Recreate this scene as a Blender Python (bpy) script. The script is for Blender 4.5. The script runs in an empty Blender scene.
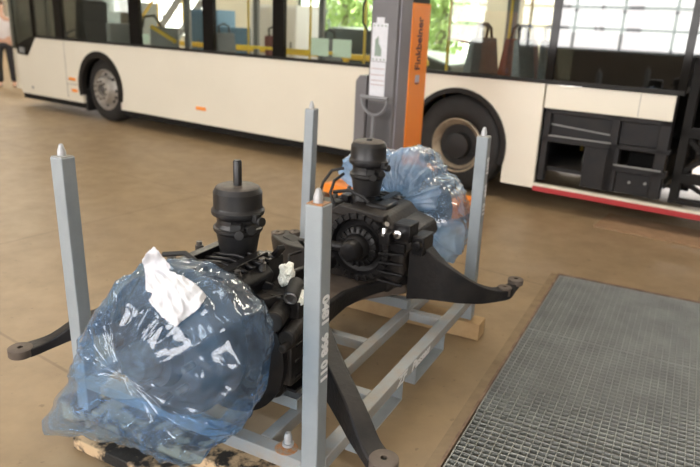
import bpy, bmesh, math, random
from mathutils import Vector, Matrix, noise
from mathutils.bvhtree import BVHTree
PI = math.pi
random.seed(7)
C = bpy.context.scene.collection
sc = bpy.context.scene

# ---------------------------------------------------------------- frames of the place
RACK = Matrix.Translation((-.0876, 1.7836, 0)) @ Matrix.Rotation(-.4724, 4, 'Z')
BUS = Matrix.Translation((1.0787, 6.469, 0)) @ Matrix.Rotation(-.6093, 4, 'Z')
OFF = {}

# ---------------------------------------------------------------- materials
def mat(name, col, rough=.5, metal=0, col2=None, nscale=8, bump=0, bscale=60, detail=6, spread=(.35, .65), coat=0, rvar=0, spec=.5):
    m = bpy.data.materials.new(name); m.use_nodes = True
    nt = m.node_tree; n = nt.nodes; l = nt.links
    b = n['Principled BSDF']
    b.inputs['Base Color'].default_value = (*col, 1); b.inputs['Roughness'].default_value = rough
    b.inputs['Metallic'].default_value = metal; b.inputs['Coat Weight'].default_value = coat
    b.inputs['Specular IOR Level'].default_value = spec
    tc = n.new('ShaderNodeTexCoord')
    if col2 or rvar:
        t = n.new('ShaderNodeTexNoise'); t.inputs['Scale'].default_value = nscale; t.inputs['Detail'].default_value = detail
        t.inputs['Roughness'].default_value = .6
        l.new(tc.outputs['Object'], t.inputs['Vector'])
        r = n.new('ShaderNodeValToRGB'); r.color_ramp.elements[0].position = spread[0]; r.color_ramp.elements[1].position = spread[1]
        l.new(t.outputs['Fac'], r.inputs['Fac'])
        if col2:
            r.color_ramp.elements[0].color = (*col, 1); r.color_ramp.elements[1].color = (*col2, 1)
            l.new(r.outputs['Color'], b.inputs['Base Color'])
        if rvar:
            mr = n.new('ShaderNodeMapRange'); mr.inputs['To Min'].default_value = rough - rvar; mr.inputs['To Max'].default_value = rough + rvar
            l.new(t.outputs['Fac'], mr.inputs['Value']); l.new(mr.outputs['Result'], b.inputs['Roughness'])
    if bump:
        t2 = n.new('ShaderNodeTexNoise'); t2.inputs['Scale'].default_value = bscale; t2.inputs['Detail'].default_value = 4
        l.new(tc.outputs['Object'], t2.inputs['Vector'])
        bp = n.new('ShaderNodeBump'); bp.inputs['Strength'].default_value = bump; bp.inputs['Distance'].default_value = .01
        l.new(t2.outputs['Fac'], bp.inputs['Height']); l.new(bp.outputs['Normal'], b.inputs['Normal'])
    return m

def emis(name, col, s):
    m = bpy.data.materials.new(name); m.use_nodes = True
    n = m.node_tree.nodes; n.clear()
    e = n.new('ShaderNodeEmission'); e.inputs[0].default_value = (*col, 1); e.inputs[1].default_value = s
    o = n.new('ShaderNodeOutputMaterial'); m.node_tree.links.new(e.outputs[0], o.inputs[0])
    return m

def thin_fresnel(nt, ior, nrm=None):
    # same reflectance from both faces of a thin sheet
    n = nt.nodes; l = nt.links
    g = n.new('ShaderNodeNewGeometry'); m = n.new('ShaderNodeMix'); m.inputs[2].default_value = ior; m.inputs[3].default_value = 1 / ior
    l.new(g.outputs['Backfacing'], m.inputs[0])
    f = n.new('ShaderNodeFresnel'); l.new(m.outputs[0], f.inputs[0])
    if nrm: l.new(nrm, f.inputs['Normal'])
    return f.outputs[0]

def glass(name, tint, refl=1.5, rough=0.02):
    m = bpy.data.materials.new(name); m.use_nodes = True
    nt = m.node_tree; n = nt.nodes; n.clear(); l = nt.links
    t = n.new('ShaderNodeBsdfTransparent'); t.inputs[0].default_value = (*tint, 1)
    g = n.new('ShaderNodeBsdfGlossy'); g.inputs['Roughness'].default_value = rough; g.inputs[0].default_value = (1, 1, 1, 1)
    fo = thin_fresnel(nt, refl)
    mx = n.new('ShaderNodeMixShader'); o = n.new('ShaderNodeOutputMaterial')
    l.new(fo, mx.inputs[0]); l.new(t.outputs[0], mx.inputs[1]); l.new(g.outputs[0], mx.inputs[2]); l.new(mx.outputs[0], o.inputs[0])
    return m

def film(name, tint, dcol, body):
    m = bpy.data.materials.new(name); m.use_nodes = True
    nt = m.node_tree; n = nt.nodes; n.clear(); l = nt.links
    t = n.new('ShaderNodeBsdfTransparent'); t.inputs[0].default_value = (*tint, 1)
    d = n.new('ShaderNodeBsdfDiffuse'); d.inputs[0].default_value = (*dcol, 1)
    tl = n.new('ShaderNodeBsdfTranslucent'); tl.inputs[0].default_value = (*dcol, 1)
    g = n.new('ShaderNodeBsdfGlossy'); g.inputs['Roughness'].default_value = .10; g.inputs[0].default_value = (1, 1, 1, 1)
    tc = n.new('ShaderNodeTexCoord')
    v = n.new('ShaderNodeTexVoronoi'); v.inputs['Scale'].default_value = 9; v.distance = 'EUCLIDEAN'; v.feature = 'F1'
    n2 = n.new('ShaderNodeTexNoise'); n2.inputs['Scale'].default_value = 4; n2.inputs['Detail'].default_value = 3; n2.inputs['Distortion'].default_value = 1.2
    l.new(tc.outputs['Object'], n2.inputs['Vector'])
    va = n.new('ShaderNodeVectorMath'); va.operation = 'MULTIPLY_ADD'; va.inputs[1].default_value = (.12, .12, .12)
    l.new(n2.outputs['Color'], va.inputs[0]); l.new(tc.outputs['Object'], va.inputs[2]); l.new(va.outputs[0], v.inputs['Vector'])
    ad = n.new('ShaderNodeMath'); ad.operation = 'MULTIPLY_ADD'; ad.inputs[1].default_value = .8
    l.new(v.outputs['Distance'], ad.inputs[0]); l.new(n2.outputs['Fac'], ad.inputs[2])
    bp = n.new('ShaderNodeBump'); bp.inputs['Strength'].default_value = .8; bp.inputs['Distance'].default_value = .02
    l.new(ad.outputs[0], bp.inputs['Height'])
    for q in (d, g): l.new(bp.outputs[0], q.inputs['Normal'])
    m1 = n.new('ShaderNodeMixShader'); m1.inputs[0].default_value = .45
    l.new(d.outputs[0], m1.inputs[1]); l.new(tl.outputs[0], m1.inputs[2])
    m2 = n.new('ShaderNodeMixShader')
    mb_ = n.new('ShaderNodeMapRange'); mb_.inputs['From Min'].default_value = .35; mb_.inputs['From Max'].default_value = .7; mb_.inputs['To Min'].default_value = body * .55; mb_.inputs['To Max'].default_value = body * 1.9
    l.new(n2.outputs['Fac'], mb_.inputs['Value']); l.new(mb_.outputs[0], m2.inputs[0])
    l.new(t.outputs[0], m2.inputs[1]); l.new(m1.outputs[0], m2.inputs[2])
    fo = thin_fresnel(nt, 1.7, bp.outputs[0])
    m3 = n.new('ShaderNodeMixShader'); l.new(fo, m3.inputs[0]); l.new(m2.outputs[0], m3.inputs[1]); l.new(g.outputs[0], m3.inputs[2])
    o = n.new('ShaderNodeOutputMaterial'); l.new(m3.outputs[0], o.inputs[0])
    return m

M = dict(
    rack=mat('rack_paint', (.30, .335, .355), .45, 0, (.25, .285, .305), 9, .08, 40, spread=(.3, .75)),
    rackdusty=mat('rack_dusty_paint', (.31, .345, .365), .6, 0, (.34, .31, .265), 14, .1, 60, spread=(.35, .7)),
    rust=mat('rust', (.42, .17, .05), .85, 0, (.3, .24, .18), 60, .4, 90),
    galv=mat('galvanised', (.50, .51, .52), .5, .25, (.4, .41, .42), 30, .1),
    white=mat('white_ink', (.82, .84, .85), .6),
    black=mat('black_paint', (.008, .008, .009), .35, 0, (.013, .012, .012), 11, .12, 55, rvar=.08, spec=.28),
    blackdust=mat('dusty_black_paint', (.011, .010, .010), .5, 0, (.045, .037, .030), 7, .25, 50, spread=(.35, .8), spec=.28),
    arm=mat('cast_arm_paint', (.009, .009, .010), .45, 0, (.03, .026, .024), 9, .2, 60, spread=(.35, .85), spec=.28),
    beamtop=mat('beam_casting', (.09, .072, .058), .65, 0, (.16, .125, .10), 10, .2, 50, spread=(.3, .75)),
    cyl=mat('chamber_paint', (.013, .013, .015), .38, 0, (.020, .019, .018), 20, .05, 80),
    dust=mat('chamber_crown', (.03, .028, .027), .5, 0, (.12, .095, .075), 30, .05, 80, spread=(.3, .8)),
    rubber=mat('black_rubber', (.012, .012, .012), .6),
    chrome=mat('bright_steel', (.75, .76, .78), .18, 1),
    steel=mat('worn_steel', (.22, .21, .2), .45, .7, (.1, .09, .08), 20, .2),
    disc=mat('brake_disc_steel', (.012, .015, .02), .5, 0, (.03, .034, .04), 12, .1),
    wood=mat('pale_timber', (.58, .42, .23), .8, 0, (.42, .28, .14), 5, .3, 40),
    burnt=mat('stained_timber', (.012, .011, .010), .7, 0, (.55, .40, .24), 9, .4, 40, spread=(.47, .56)),
    grate=mat('grating_steel', (.37, .385, .36), .55, .15, (.26, .27, .255), 5, .2, 60, spread=(.3, .7)),
    pitedge=mat('pit_edge_steel', (.16, .10, .07), .7, .2, (.28, .2, .14), 12, .3),
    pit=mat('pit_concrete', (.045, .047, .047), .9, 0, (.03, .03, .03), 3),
    board=mat('brown_board', (.33, .21, .12), .8, 0, (.25, .16, .09), 6, .1),
    buswhite=mat('bus_cream_paint', (.75, .71, .60), .28, 0, (.72, .68, .57), .9, 0, coat=.3),
    busblack=mat('bus_black_gloss', (.010, .009, .008), .08, spec=.22),
    underbody=mat('underbody_black', (.005, .005, .005), .75, 0, (.009, .008, .007), 5, .2, spec=.28),
    frame=mat('chassis_frame', (.013, .013, .015), .55, 0, (.02, .018, .017), 6, .2, spec=.28),
    trimrub=mat('arch_rubber', (.012, .011, .010), .55, spec=.28),
    orange=mat('orange_plastic', (.85, .27, .03), .35),
    tyre=mat('tyre_rubber', (.014, .013, .012), .7, 0, (.022, .02, .018), 10, .3, 60),
    rimtan=mat('rim_worn_beige', (.48, .40, .29), .45, .2, (.3, .25, .18), 9, .1),
    rimsil=mat('wheel_silver', (.55, .53, .49), .35, .6, (.4, .37, .33), 9),
    hubblack=mat('hub_black', (.012, .012, .012), .55),
    red=mat('red_sill', (.42, .035, .04), .4),
    yellow=mat('yellow_paint', (.75, .50, .05), .4),
    seatgrey=mat('seat_fabric', (.17, .19, .20), .8, 0, (.12, .13, .14), 40),
    seatred=mat('seat_red_fabric', (.16, .04, .035), .8),
    greyint=mat('interior_grey', (.22, .225, .22), .6),
    liftgrey=mat('lift_grey', (.155, .15, .155), .4, 0, (.13, .125, .13), 2),
    liftlight=mat('lift_light_grey', (.24, .235, .27), .4),
    liftor=mat('lift_orange', (1.0, .30, .035), .35),
    ink=mat('dark_ink', (.05, .02, .05), .5),
    greenink=mat('grey_green_ink', (.25, .32, .27), .6),
    pinkink=mat('pink_ink', (.42, .30, .28), .6),
    lilac=mat('lilac_badge', (.50, .48, .58), .5),
    paper=mat('white_paper', (.70, .71, .75), .8, 0, (.64, .66, .70), 30, .15, 40),
    tape=mat('cream_wrap', (.93, .93, .86), .7, 0, (.85, .85, .74), 30, .4, 40),
    wallc=mat('wall_cream', (.78, .74, .64), .8, 0, (.74, .70, .60), 1),
    wallg=mat('wall_grey', (.24, .22, .20), .9, 0, (.20, .19, .17), 1),
    ceil=mat('ceiling_paint', (.6, .58, .53), .9),
    frameg=mat('window_frame_grey', (.07, .07, .075), .5),
    blue=mat('blue_cabinet_paint', (.08, .17, .28), .45),
    palewhite=mat('machine_white', (.72, .72, .74), .5),
    carblack=mat('car_dark_green', (.025, .035, .035), .3),
    leaf=mat('leaf_green', (.24, .36, .09), .6, 0, (.48, .56, .22), 2),
    bark=mat('bark', (.16, .12, .08), .9),
    ground=mat('outdoor_ground', (.55, .52, .45), .9),
    skin=mat('skin', (.55, .33, .23), .5), shirt=mat('shirt_white', (.66, .62, .62), .8), trousers=mat('trousers_black', (.02, .02, .023), .8),
    hair=mat('hair_brown', (.10, .06, .04), .7),
    pane=glass('window_glass', (.90, .93, .90), 1.55), panedark=glass('tinted_glass', (.22, .24, .23), 1.95), paneclear=glass('clear_glass', (.9, .95, .9), 1.3),
    lit=emis('daylit_glazing', (1, .94, .91), 11), lampw=emis('lamp_tube', (1, .95, .85), 8),
    film=film('blue_film', (.66, .84, 1), (.36, .60, .95), .145),
    film2=film('pale_blue_film', (.72, .87, 1), (.46, .68, .98), .42),
)

# floor: tan concrete with stains, dark joints
def floor_mat():
    m = mat('workshop_floor', (.33, .24, .135), .42, 0, (.26, .187, .110), .8, 0, spread=(.3, .7))
    nt = m.node_tree; n = nt.nodes; l = nt.links; b = n['Principled BSDF']
    src = b.inputs['Base Color'].links[0].from_socket
    tc = n.new('ShaderNodeTexCoord')
    t = n.new('ShaderNodeTexNoise'); t.inputs['Scale'].default_value = 5; t.inputs['Detail'].default_value = 9; t.inputs['Roughness'].default_value = .65
    l.new(tc.outputs['Object'], t.inputs['Vector'])
    r = n.new('ShaderNodeValToRGB'); r.color_ramp.elements[0].position = .34; r.color_ramp.elements[1].position = .62
    r.color_ramp.elements[0].color = (.84, .84, .85, 1); r.color_ramp.elements[1].color = (1.02, 1.01, 1.0, 1)
    l.new(t.outputs['Fac'], r.inputs['Fac'])
    mx = n.new('ShaderNodeMix'); mx.data_type = 'RGBA'; mx.blend_type = 'MULTIPLY'; mx.inputs[0].default_value = 1
    l.new(src, mx.inputs[6]); l.new(r.outputs['Color'], mx.inputs[7])
    # spots
    t3 = n.new('ShaderNodeTexNoise'); t3.inputs['Scale'].default_value = 22; t3.inputs['Detail'].default_value = 3
    l.new(tc.outputs['Object'], t3.inputs['Vector'])
    r3 = n.new('ShaderNodeValToRGB'); r3.color_ramp.elements[0].position = .66; r3.color_ramp.elements[1].position = .74
    r3.color_ramp.elements[0].color = (1, 1, 1, 1); r3.color_ramp.elements[1].color = (.70, .68, .66, 1)
    l.new(t3.outputs['Fac'], r3.inputs['Fac'])
    mx2 = n.new('ShaderNodeMix'); mx2.data_type = 'RGBA'; mx2.blend_type = 'MULTIPLY'; mx2.inputs[0].default_value = 1
    l.new(mx.outputs[2], mx2.inputs[6]); l.new(r3.outputs['Color'], mx2.inputs[7])
    # joints of the slab, 2.6 m apart
    mp = n.new('ShaderNodeMapping'); mp.inputs['Rotation'].default_value = (0, 0, .6093); mp.inputs['Location'].default_value = (.35, 1.15, 0)
    l.new(tc.outputs['Object'], mp.inputs['Vector'])
    br = n.new('ShaderNodeTexBrick'); br.offset = 0; br.inputs['Scale'].default_value = 1; br.inputs['Brick Width'].default_value = 4.2; br.inputs['Row Height'].default_value = 2.6
    br.inputs['Mortar Size'].default_value = .012; br.inputs['Mortar Smooth'].default_value = .6
    br.inputs['Color1'].default_value = br.inputs['Color2'].default_value = (1, 1, 1, 1); br.inputs['Mortar'].default_value = (.72, .7, .68, 1)
    l.new(mp.outputs[0], br.inputs['Vector'])
    mx3 = n.new('ShaderNodeMix'); mx3.data_type = 'RGBA'; mx3.blend_type = 'MULTIPLY'; mx3.inputs[0].default_value = 1
    l.new(mx2.outputs[2], mx3.inputs[6]); l.new(br.outputs['Color'], mx3.inputs[7])
    l.new(mx3.outputs[2], b.inputs['Base Color'])
    mr = n.new('ShaderNodeMapRange'); mr.inputs['To Min'].default_value = .55; mr.inputs['To Max'].default_value = .32
    l.new(t.outputs['Fac'], mr.inputs['Value']); l.new(mr.outputs[0], b.inputs['Roughness'])
    return m
M['floor'] = floor_mat()

# ---------------------------------------------------------------- mesh builder
class MB:
    def __init__(s): s.bm = bmesh.new()
    def box(s, x0, x1, y0, y1, z0, z1, T=None):
        vs = [Vector((x, y, z)) for z in (z0, z1) for x, y in ((x0, y0), (x1, y0), (x1, y1), (x0, y1))]
        if T is not None: vs = [T @ v for v in vs]
        v = [s.bm.verts.new(p) for p in vs]
        for f in ((0, 3, 2, 1), (4, 5, 6, 7), (0, 1, 5, 4), (1, 2, 6, 5), (2, 3, 7, 6), (3, 0, 4, 7)): s.bm.faces.new([v[i] for i in f])
        return s
    def bar(s, a, b, w, h, up=(0, 0, 1)):
        a, b = Vector(a), Vector(b); d = (b - a); L = d.length; d.normalize()
        x = d.cross(Vector(up)); x.normalize(); z = x.cross(d)
        T = Matrix((x, d, z)).transposed().to_4x4(); T.translation = a
        return s.box(-w / 2, w / 2, 0, L, -h / 2, h / 2, T)
    def tube(s, pts, r, n=8, close=True):
        pts = [Vector(p) for p in pts]; rs = r if isinstance(r, (list, tuple)) else [r] * len(pts); rings = []
        prev = None
        for i, p in enumerate(pts):
            d = (pts[min(i + 1, len(pts) - 1)] - pts[max(i - 1, 0)]).normalized()
            if prev is None:
                x = d.orthogonal().normalized()
            else:
                x = (prev - d * prev.dot(d)).normalized()
            prev = x; y = d.cross(x)
            rings.append([s.bm.verts.new(p + (x * math.cos(2 * PI * k / n) + y * math.sin(2 * PI * k / n)) * rs[i]) for k in range(n)])
        for A, B in zip(rings, rings[1:]):
            for k in range(n): s.bm.faces.new((A[k], A[(k + 1) % n], B[(k + 1) % n], B[k]))
        if close:
            s.bm.faces.new(rings[0][::-1]); s.bm.faces.new(rings[-1])
        return s
    def lathe(s, prof, c, axis='Z', n=36):
        """prof: (radius, height) pairs about an axis through c"""
        c = Vector(c)
        if axis == 'Z': X, Y, Z = Vector((1, 0, 0)), Vector((0, 1, 0)), Vector((0, 0, 1))
        elif axis == 'Y': X, Y, Z = Vector((0, 0, 1)), Vector((1, 0, 0)), Vector((0, 1, 0))
        elif axis == 'X': X, Y, Z = Vector((0, 1, 0)), Vector((0, 0, 1)), Vector((1, 0, 0))
        else:
            Z = Vector(axis).normalized(); X = Z.orthogonal().normalized(); Y = Z.cross(X)
        rings = []
        for r, h in prof:
            if r < 1e-5: rings.append([s.bm.verts.new(c + Z * h)])
            else: rings.append([s.bm.verts.new(c + Z * h + (X * math.cos(2 * PI * k / n) + Y * math.sin(2 * PI * k / n)) * r) for k in range(n)])
        for A, B in zip(rings, rings[1:]):
            for k in range(n):
                a, b = A[k % len(A)], A[(k + 1) % len(A)]; c2, d = B[(k + 1) % len(B)], B[k % len(B)]
                vs = []
                for v in (a, b, c2, d):
                    if v not in vs: vs.append(v)
                if len(vs) > 2: s.bm.faces.new(vs)
        if len(rings[0]) > 1: s.bm.faces.new(rings[0][::-1])
        if len(rings[-1]) > 1: s.bm.faces.new(rings[-1])
        return s
    def prism(s, pts, a, b, axis='Z'):
        """outline pts in the two other coordinates, extruded from a to b along axis"""
        def P(u, v, w): return {'Z': (u, v, w), 'Y': (u, w, v), 'X': (w, u, v)}[axis]
        A = [s.bm.verts.new(P(u, v, a)) for u, v in pts]; B = [s.bm.verts.new(P(u, v, b)) for u, v in pts]
        k = len(pts)
        s.bm.faces.new(A); s.bm.faces.new(B[::-1])
        for i in range(k): s.bm.faces.new((A[i], B[i], B[(i + 1) % k], A[(i + 1) % k]))
        return s
    def loft(s, rings, cap=True):
        R = [[s.bm.verts.new(p) for p in r] for r in rings]; n = len(R[0])
        for A, B in zip(R, R[1:]):
            for k in range(n): s.bm.faces.new((A[k], A[(k + 1) % n], B[(k + 1) % n], B[k]))
        if cap: s.bm.faces.new(R[0][::-1]); s.bm.faces.new(R[-1])
        return s
    def grid(s, G):
        V = [[s.bm.verts.new(p) for p in r] for r in G]
        for A, B in zip(V, V[1:]):
            for k in range(len(A) - 1): s.bm.faces.new((A[k], A[k + 1], B[k + 1], B[k]))
        return s
    def build(s, name, m, parent=None, smooth=None, bevel=0, seg=2, frame=None, solid=0, flat=True, sub=0, nofix=False):
        if not nofix: bmesh.ops.recalc_face_normals(s.bm, faces=s.bm.faces)
        me = bpy.data.meshes.new(name)
        if parent is not None:
            off = OFF.get(parent.name, Vector())
            bmesh.ops.translate(s.bm, verts=s.bm.verts, vec=-off)
        s.bm.to_mesh(me); s.bm.free()
        me.materials.append(m)
        o = bpy.data.objects.new(name, me); C.objects.link(o)
        if parent is not None:
            o.parent = parent; OFF[o.name] = OFF.get(parent.name, Vector())
        elif frame is not None: o.matrix_world = frame
        if smooth is not None:
            me.polygons.foreach_set('use_smooth', [True] * len(me.polygons))
            if smooth < 180: me.set_sharp_from_angle(angle=math.radians(smooth))
        if solid: 
            md = o.modifiers.new('thick', 'SOLIDIFY'); md.thickness = solid; md.offset = 0
        if bevel:
            md = o.modifiers.new('bevel', 'BEVEL'); md.width = bevel; md.segments = seg; md.limit_method = 'ANGLE'; md.angle_limit = math.radians(35)
        if sub:
            md = o.modifiers.new('sub', 'SUBSURF'); md.levels = md.render_levels = sub
        return o

def thing(name, label, cat, frame=Matrix.Identity(4), base=(0, 0, 0), group=None, kind=None):
    o = bpy.data.objects.new(name, None); C.objects.link(o)
    b = Vector(base); o.matrix_world = frame @ Matrix.Translation(b); OFF[o.name] = b
    o.empty_display_size = .1
    if kind: o['kind'] = kind
    else: o['label'] = label; o['category'] = cat
    if group: o['group'] = group
    return o
def single(mb, name, label, cat, m, frame, base, group=None, kind=None, **k):
    bmesh.ops.translate(mb.bm, verts=mb.bm.verts, vec=-Vector(base))
    o = mb.build(name, m, None, frame=frame @ Matrix.Translation(Vector(base)), **k)
    if kind: o['kind'] = kind
    if label: o['label'] = label
    if cat: o['category'] = cat
    if group: o['group'] = group
    return o
def struct(mb, name, m, frame=Matrix.Identity(4), **k):
    o = mb.build(name, m, None, frame=frame, **k); o['kind'] = 'structure'; return o

def lettering(txt, size, origin, right, up, name, m, parent, depth=.0012, shear=0, stretch=1, lab=None, bold=0, align='CENTER'):
    """raised / painted letters: origin is the middle of the text, right = reading direction"""
    cu = bpy.data.curves.new(name, 'FONT'); cu.body = txt; cu.size = size; cu.align_x = align; cu.align_y = 'CENTER'
    cu.extrude = depth; cu.shear = shear; cu.offset = bold
    t = bpy.data.objects.new('t', cu); C.objects.link(t)
    me = bpy.data.meshes.new_from_object(t.evaluated_get(bpy.context.evaluated_depsgraph_get()))
    bpy.data.objects.remove(t); bpy.data.curves.remove(cu)
    r = Vector(right).normalized(); u = Vector(up).normalized(); w = r.cross(u)
    T = Matrix((r * stretch, u, w)).transposed().to_4x4(); T.translation = Vector(origin)
    me.transform(T); me.transform(Matrix.Translation(-OFF.get(parent.name, Vector())))
    me.materials.clear(); me.materials.append(m); me.name = name
    o = bpy.data.objects.new(name, me); C.objects.link(o); o.parent = parent; OFF[o.name] = OFF.get(parent.name, Vector())
    if lab: o['label'] = lab
    return o

# ================================================================= CAMERA
cam = bpy.data.objects.new('camera', bpy.data.cameras.new('camera')); C.objects.link(cam); sc.camera = cam
Rv = Vector((.99905837, .01352429, .04122464)); Uv = Vector((-.04338638, .31142392, .94928013)); Bv = Vector((0, -.95017484, .31171744))
mw = Matrix((Rv, Uv, Bv)).transposed().to_4x4(); mw.translation = (0, 0, 1.6248); cam.matrix_world = mw
cam.data.sensor_width = 36; cam.data.lens = 646.777 / 700 * 36; cam.data.clip_end = 300; cam.data.clip_start = .05
cam.data.dof.use_dof = True; cam.data.dof.focus_distance = 2.25; cam.data.dof.aperture_fstop = 2.6

# ================================================================= THE HALL
X0, X1, Y0, Y1, H = -27, 13, -13, 9.5, 7.0           # bus frame
# pit under the grating: the floor leaves a rectangular hole, in rack frame x .28..2.9, y -.9..2.89
gx0, gx1, gy0, gy1 = .275, 2.7, -1.2, 2.90
fl = MB()
hole = [RACK @ Vector((x, y, 0)) for x, y in ((gx0, gy0), (gx1, gy0), (gx1, gy1), (gx0, gy1))]
out = [BUS @ Vector((x, y, 0)) for x, y in ((X0, Y0), (X1, Y0), (X1, Y1), (X0, Y1))]
hv = [fl.bm.verts.new(p) for p in hole]; ov = [fl.bm.verts.new(p) for p in out]
for i in range(4):
    fl.bm.faces.new((ov[i], ov[(i + 1) % 4], hv[(i + 1) % 4], hv[i]))
struct(fl, 'floor', M['floor'])
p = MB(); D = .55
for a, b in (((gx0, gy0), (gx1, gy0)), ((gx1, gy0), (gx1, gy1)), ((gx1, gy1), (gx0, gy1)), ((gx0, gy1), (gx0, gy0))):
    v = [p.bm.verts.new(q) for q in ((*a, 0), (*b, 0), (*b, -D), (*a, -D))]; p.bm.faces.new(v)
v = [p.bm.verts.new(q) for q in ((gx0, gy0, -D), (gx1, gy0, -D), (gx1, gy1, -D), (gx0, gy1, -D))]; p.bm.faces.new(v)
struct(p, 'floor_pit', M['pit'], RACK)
t = MB()
for a in ((gx0 - .008, gx0 + .004, gy0, gy1), (gx0 - .008, gx1 + .008, gy1 - .004, gy1 + .010), (gx1 - .004, gx1 + .012, gy0, gy1)): t.box(a[0], a[1], a[2], a[3], -.04, .006)
struct(t, 'trim_1', M['pitedge'], RACK)

struct(MB().box(gx0 - .052, gx0 - .009, gy0, gy1, .0004, .0012), 'trim_2', mat('stained_concrete_edge', (.19, .135, .075), .6, 0, (.27, .20, .12), 9, 0), RACK)
# back wall with window openings (bus frame)
def wall_with_holes(name, x0, x1, y, th, z1, holes, m):
    w = MB(); xs = x0
    for hx0, hx1, hz0, hz1 in sorted(holes):
        w.box(xs, hx0, y, y + th, 0, z1); w.box(hx0, hx1, y, y + th, 0, hz0); w.box(hx0, hx1, y, y + th, hz1, z1); xs = hx1
    w.box(xs, x1, y, y + th, 0, z1)
    return struct(w, name, m, BUS)
back_holes = [(-10.2, -4.4, .55, 4.2), (-2.2, 2.5, 1.0, 4.2), (-21, -14, .9, 4.0)]
wall_with_holes('wall_back', X0, X1, Y1, .25, H, back_holes, M['wallc'])
front_holes = [(-7.0, 2.0, 1.15, 5.6), (4.5, 11, 1.15, 5.6)]
wall_with_holes('wall_front', X0, X1, Y0 - .25, .25, H, front_holes, M['wallg'])
struct(MB().box(X0 - .25, X0, Y0, Y1, 0, H), 'wall_left', M['wallc'], BUS)
struct(MB().box(X1, X1 + .25, Y0, Y1, 0, H), 'wall_right', M['wallg'], BUS)
struct(MB().box(X0, X1, Y0, Y1, H, H + .2), 'ceiling', M['ceil'], BUS)
def window(i, hx0, hx1, hz0, hz1, y, px, pz, pm):
    w = MB(); fw = .07
    nx = max(1, round((hx1 - hx0) / px)); nz = max(1, round((hz1 - hz0) / pz))
    for k in range(nx + 1):
        x = hx0 + (hx1 - hx0) * k / nx; w.box(x - fw / 2, x + fw / 2, y - .04, y + .04, hz0, hz1)
    for k in range(nz + 1):
        z = hz0 + (hz1 - hz0) * k / nz; w.box(hx0, hx1, y - .035, y + .035, z - fw / 2, z + fw / 2)
    o = struct(w, 'window_%d' % i, M['frameg'], BUS)
    g = MB().box(hx0, hx1, y - .008, y + .008, hz0, hz1); g.build('window_pane', pm, o)
window(1, *back_holes[2 - 1] if False else back_holes[0], Y1 + .1, 2.9, 3.7, M['paneclear'])
window(2, *back_holes[1], Y1 + .1, 1.5, 1.1, M['lit'])
window(3, *back_holes[2], Y1 + .1, 1.25, 1.3, M['lit'])
for i, h in enumerate(front_holes): window(4 + i, *h, Y0 - .1, 1.25, .58, M['lit'])

# unseen strip lights added under the ceiling for fill and highlights
strips = [(-9, 5.5), (-9, -1), (-9, -6.5), (1, 5.5), (1, -1.5), (1, -7), (-18, 4), (-18, -4)]
for i, (x, y) in enumerate(strips):
    lt = thing('fill_strip_light', 'unseen long strip lamp added under the ceiling as fill', 'fill light', BUS, (x, y, H - .25), 'added fill strips')
    MB().box(x - 2.6, x + 2.6, y - .35, y + .35, H - .22, H - .10).build('housing', M['ceil'], lt)
    for dx in (-2, 2): MB().box(x + dx - .01, x + dx + .01, y - .01, y + .01, H - .1, H).build('hanger', M['steel'], lt)
    ld = bpy.data.lights.new('strip', 'AREA'); ld.shape = 'RECTANGLE'; ld.size = 5.1; ld.size_y = .66
    ld.energy = 520 if y > 3 else (215 if y > -3 else 80); ld.color = (1, .90, .74) if y > -3 else (.88, .94, 1)
    lo = bpy.data.objects.new('strip', ld); C.objects.link(lo); lo.matrix_world = BUS @ Matrix.Translation((x, y, H - .235))
# daylight through the glazed openings of the front and back wall
def daylight(x, z, y, w, h, e, inward, col=(.86, .93, 1)):
    ld = bpy.data.lights.new('daylight', 'AREA'); ld.shape = 'RECTANGLE'; ld.size = w; ld.size_y = h; ld.energy = e; ld.color = col
    lo = bpy.data.objects.new('daylight', ld); C.objects.link(lo)
    R = Matrix.Rotation(math.radians(90 if inward > 0 else -90), 4, 'X')
    lo.matrix_world = BUS @ Matrix.Translation((x, y, z)) @ R
for h in front_holes: daylight((h[0] + h[1]) / 2, (h[2] + h[3]) / 2, Y0 + .05, h[1] - h[0], h[3] - h[2], 150, 1)
for h in back_holes[1:]: daylight((h[0] + h[1]) / 2, (h[2] + h[3]) / 2, Y1 - .05, h[1] - h[0], h[3] - h[2], 120, -1, (1, .95, .82))
daylight(-7.3, 2.4, Y1 - .02, 5.6, 3.4, 260, -1, (1, .99, .9))

# ================================================================= OUTDOORS beyond the window
struct(MB().box(-30, 30, Y1 + .3, Y1 + 40, -.25, -.05), 'ground', M['ground'], BUS)
def tree(x, y, h, r, lab, seed):
    random.seed(seed)
    t = thing('garden_tree', lab, 'tree', BUS, (x, y, -.05), 'trees outside the hall window')
    MB().tube([(x, y, -.05), (x + .05, y, h * .4), (x - .1, y + .1, h * .8)], [.16, .12, .05], 10).build('trunk', M['bark'], t, smooth=60)
    f = MB()
    for k in range(2600):
        a = random.uniform(0, 2 * PI); u = random.uniform(-1, 1); q = random.random() ** .33
        bx = math.sqrt(1 - u * u)
        c = Vector((x + r * q * bx * math.cos(a), y + r * q * bx * math.sin(a), h * .56 + h * .5 * q * u))
        n = Vector((random.gauss(0, 1), random.gauss(0, 1), random.gauss(0, 1))).normalized(); e = n.orthogonal().normalized(); g = n.cross(e)
        s = random.uniform(.06, .13)
        f.bm.faces.new([f.bm.verts.new(c + e * s * i + g * s * .6 * j) for i, j in ((-1, 0), (0, -1), (1, 0), (0, 1))])
    f.build('foliage', M['leaf'], t, nofix=True)
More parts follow.
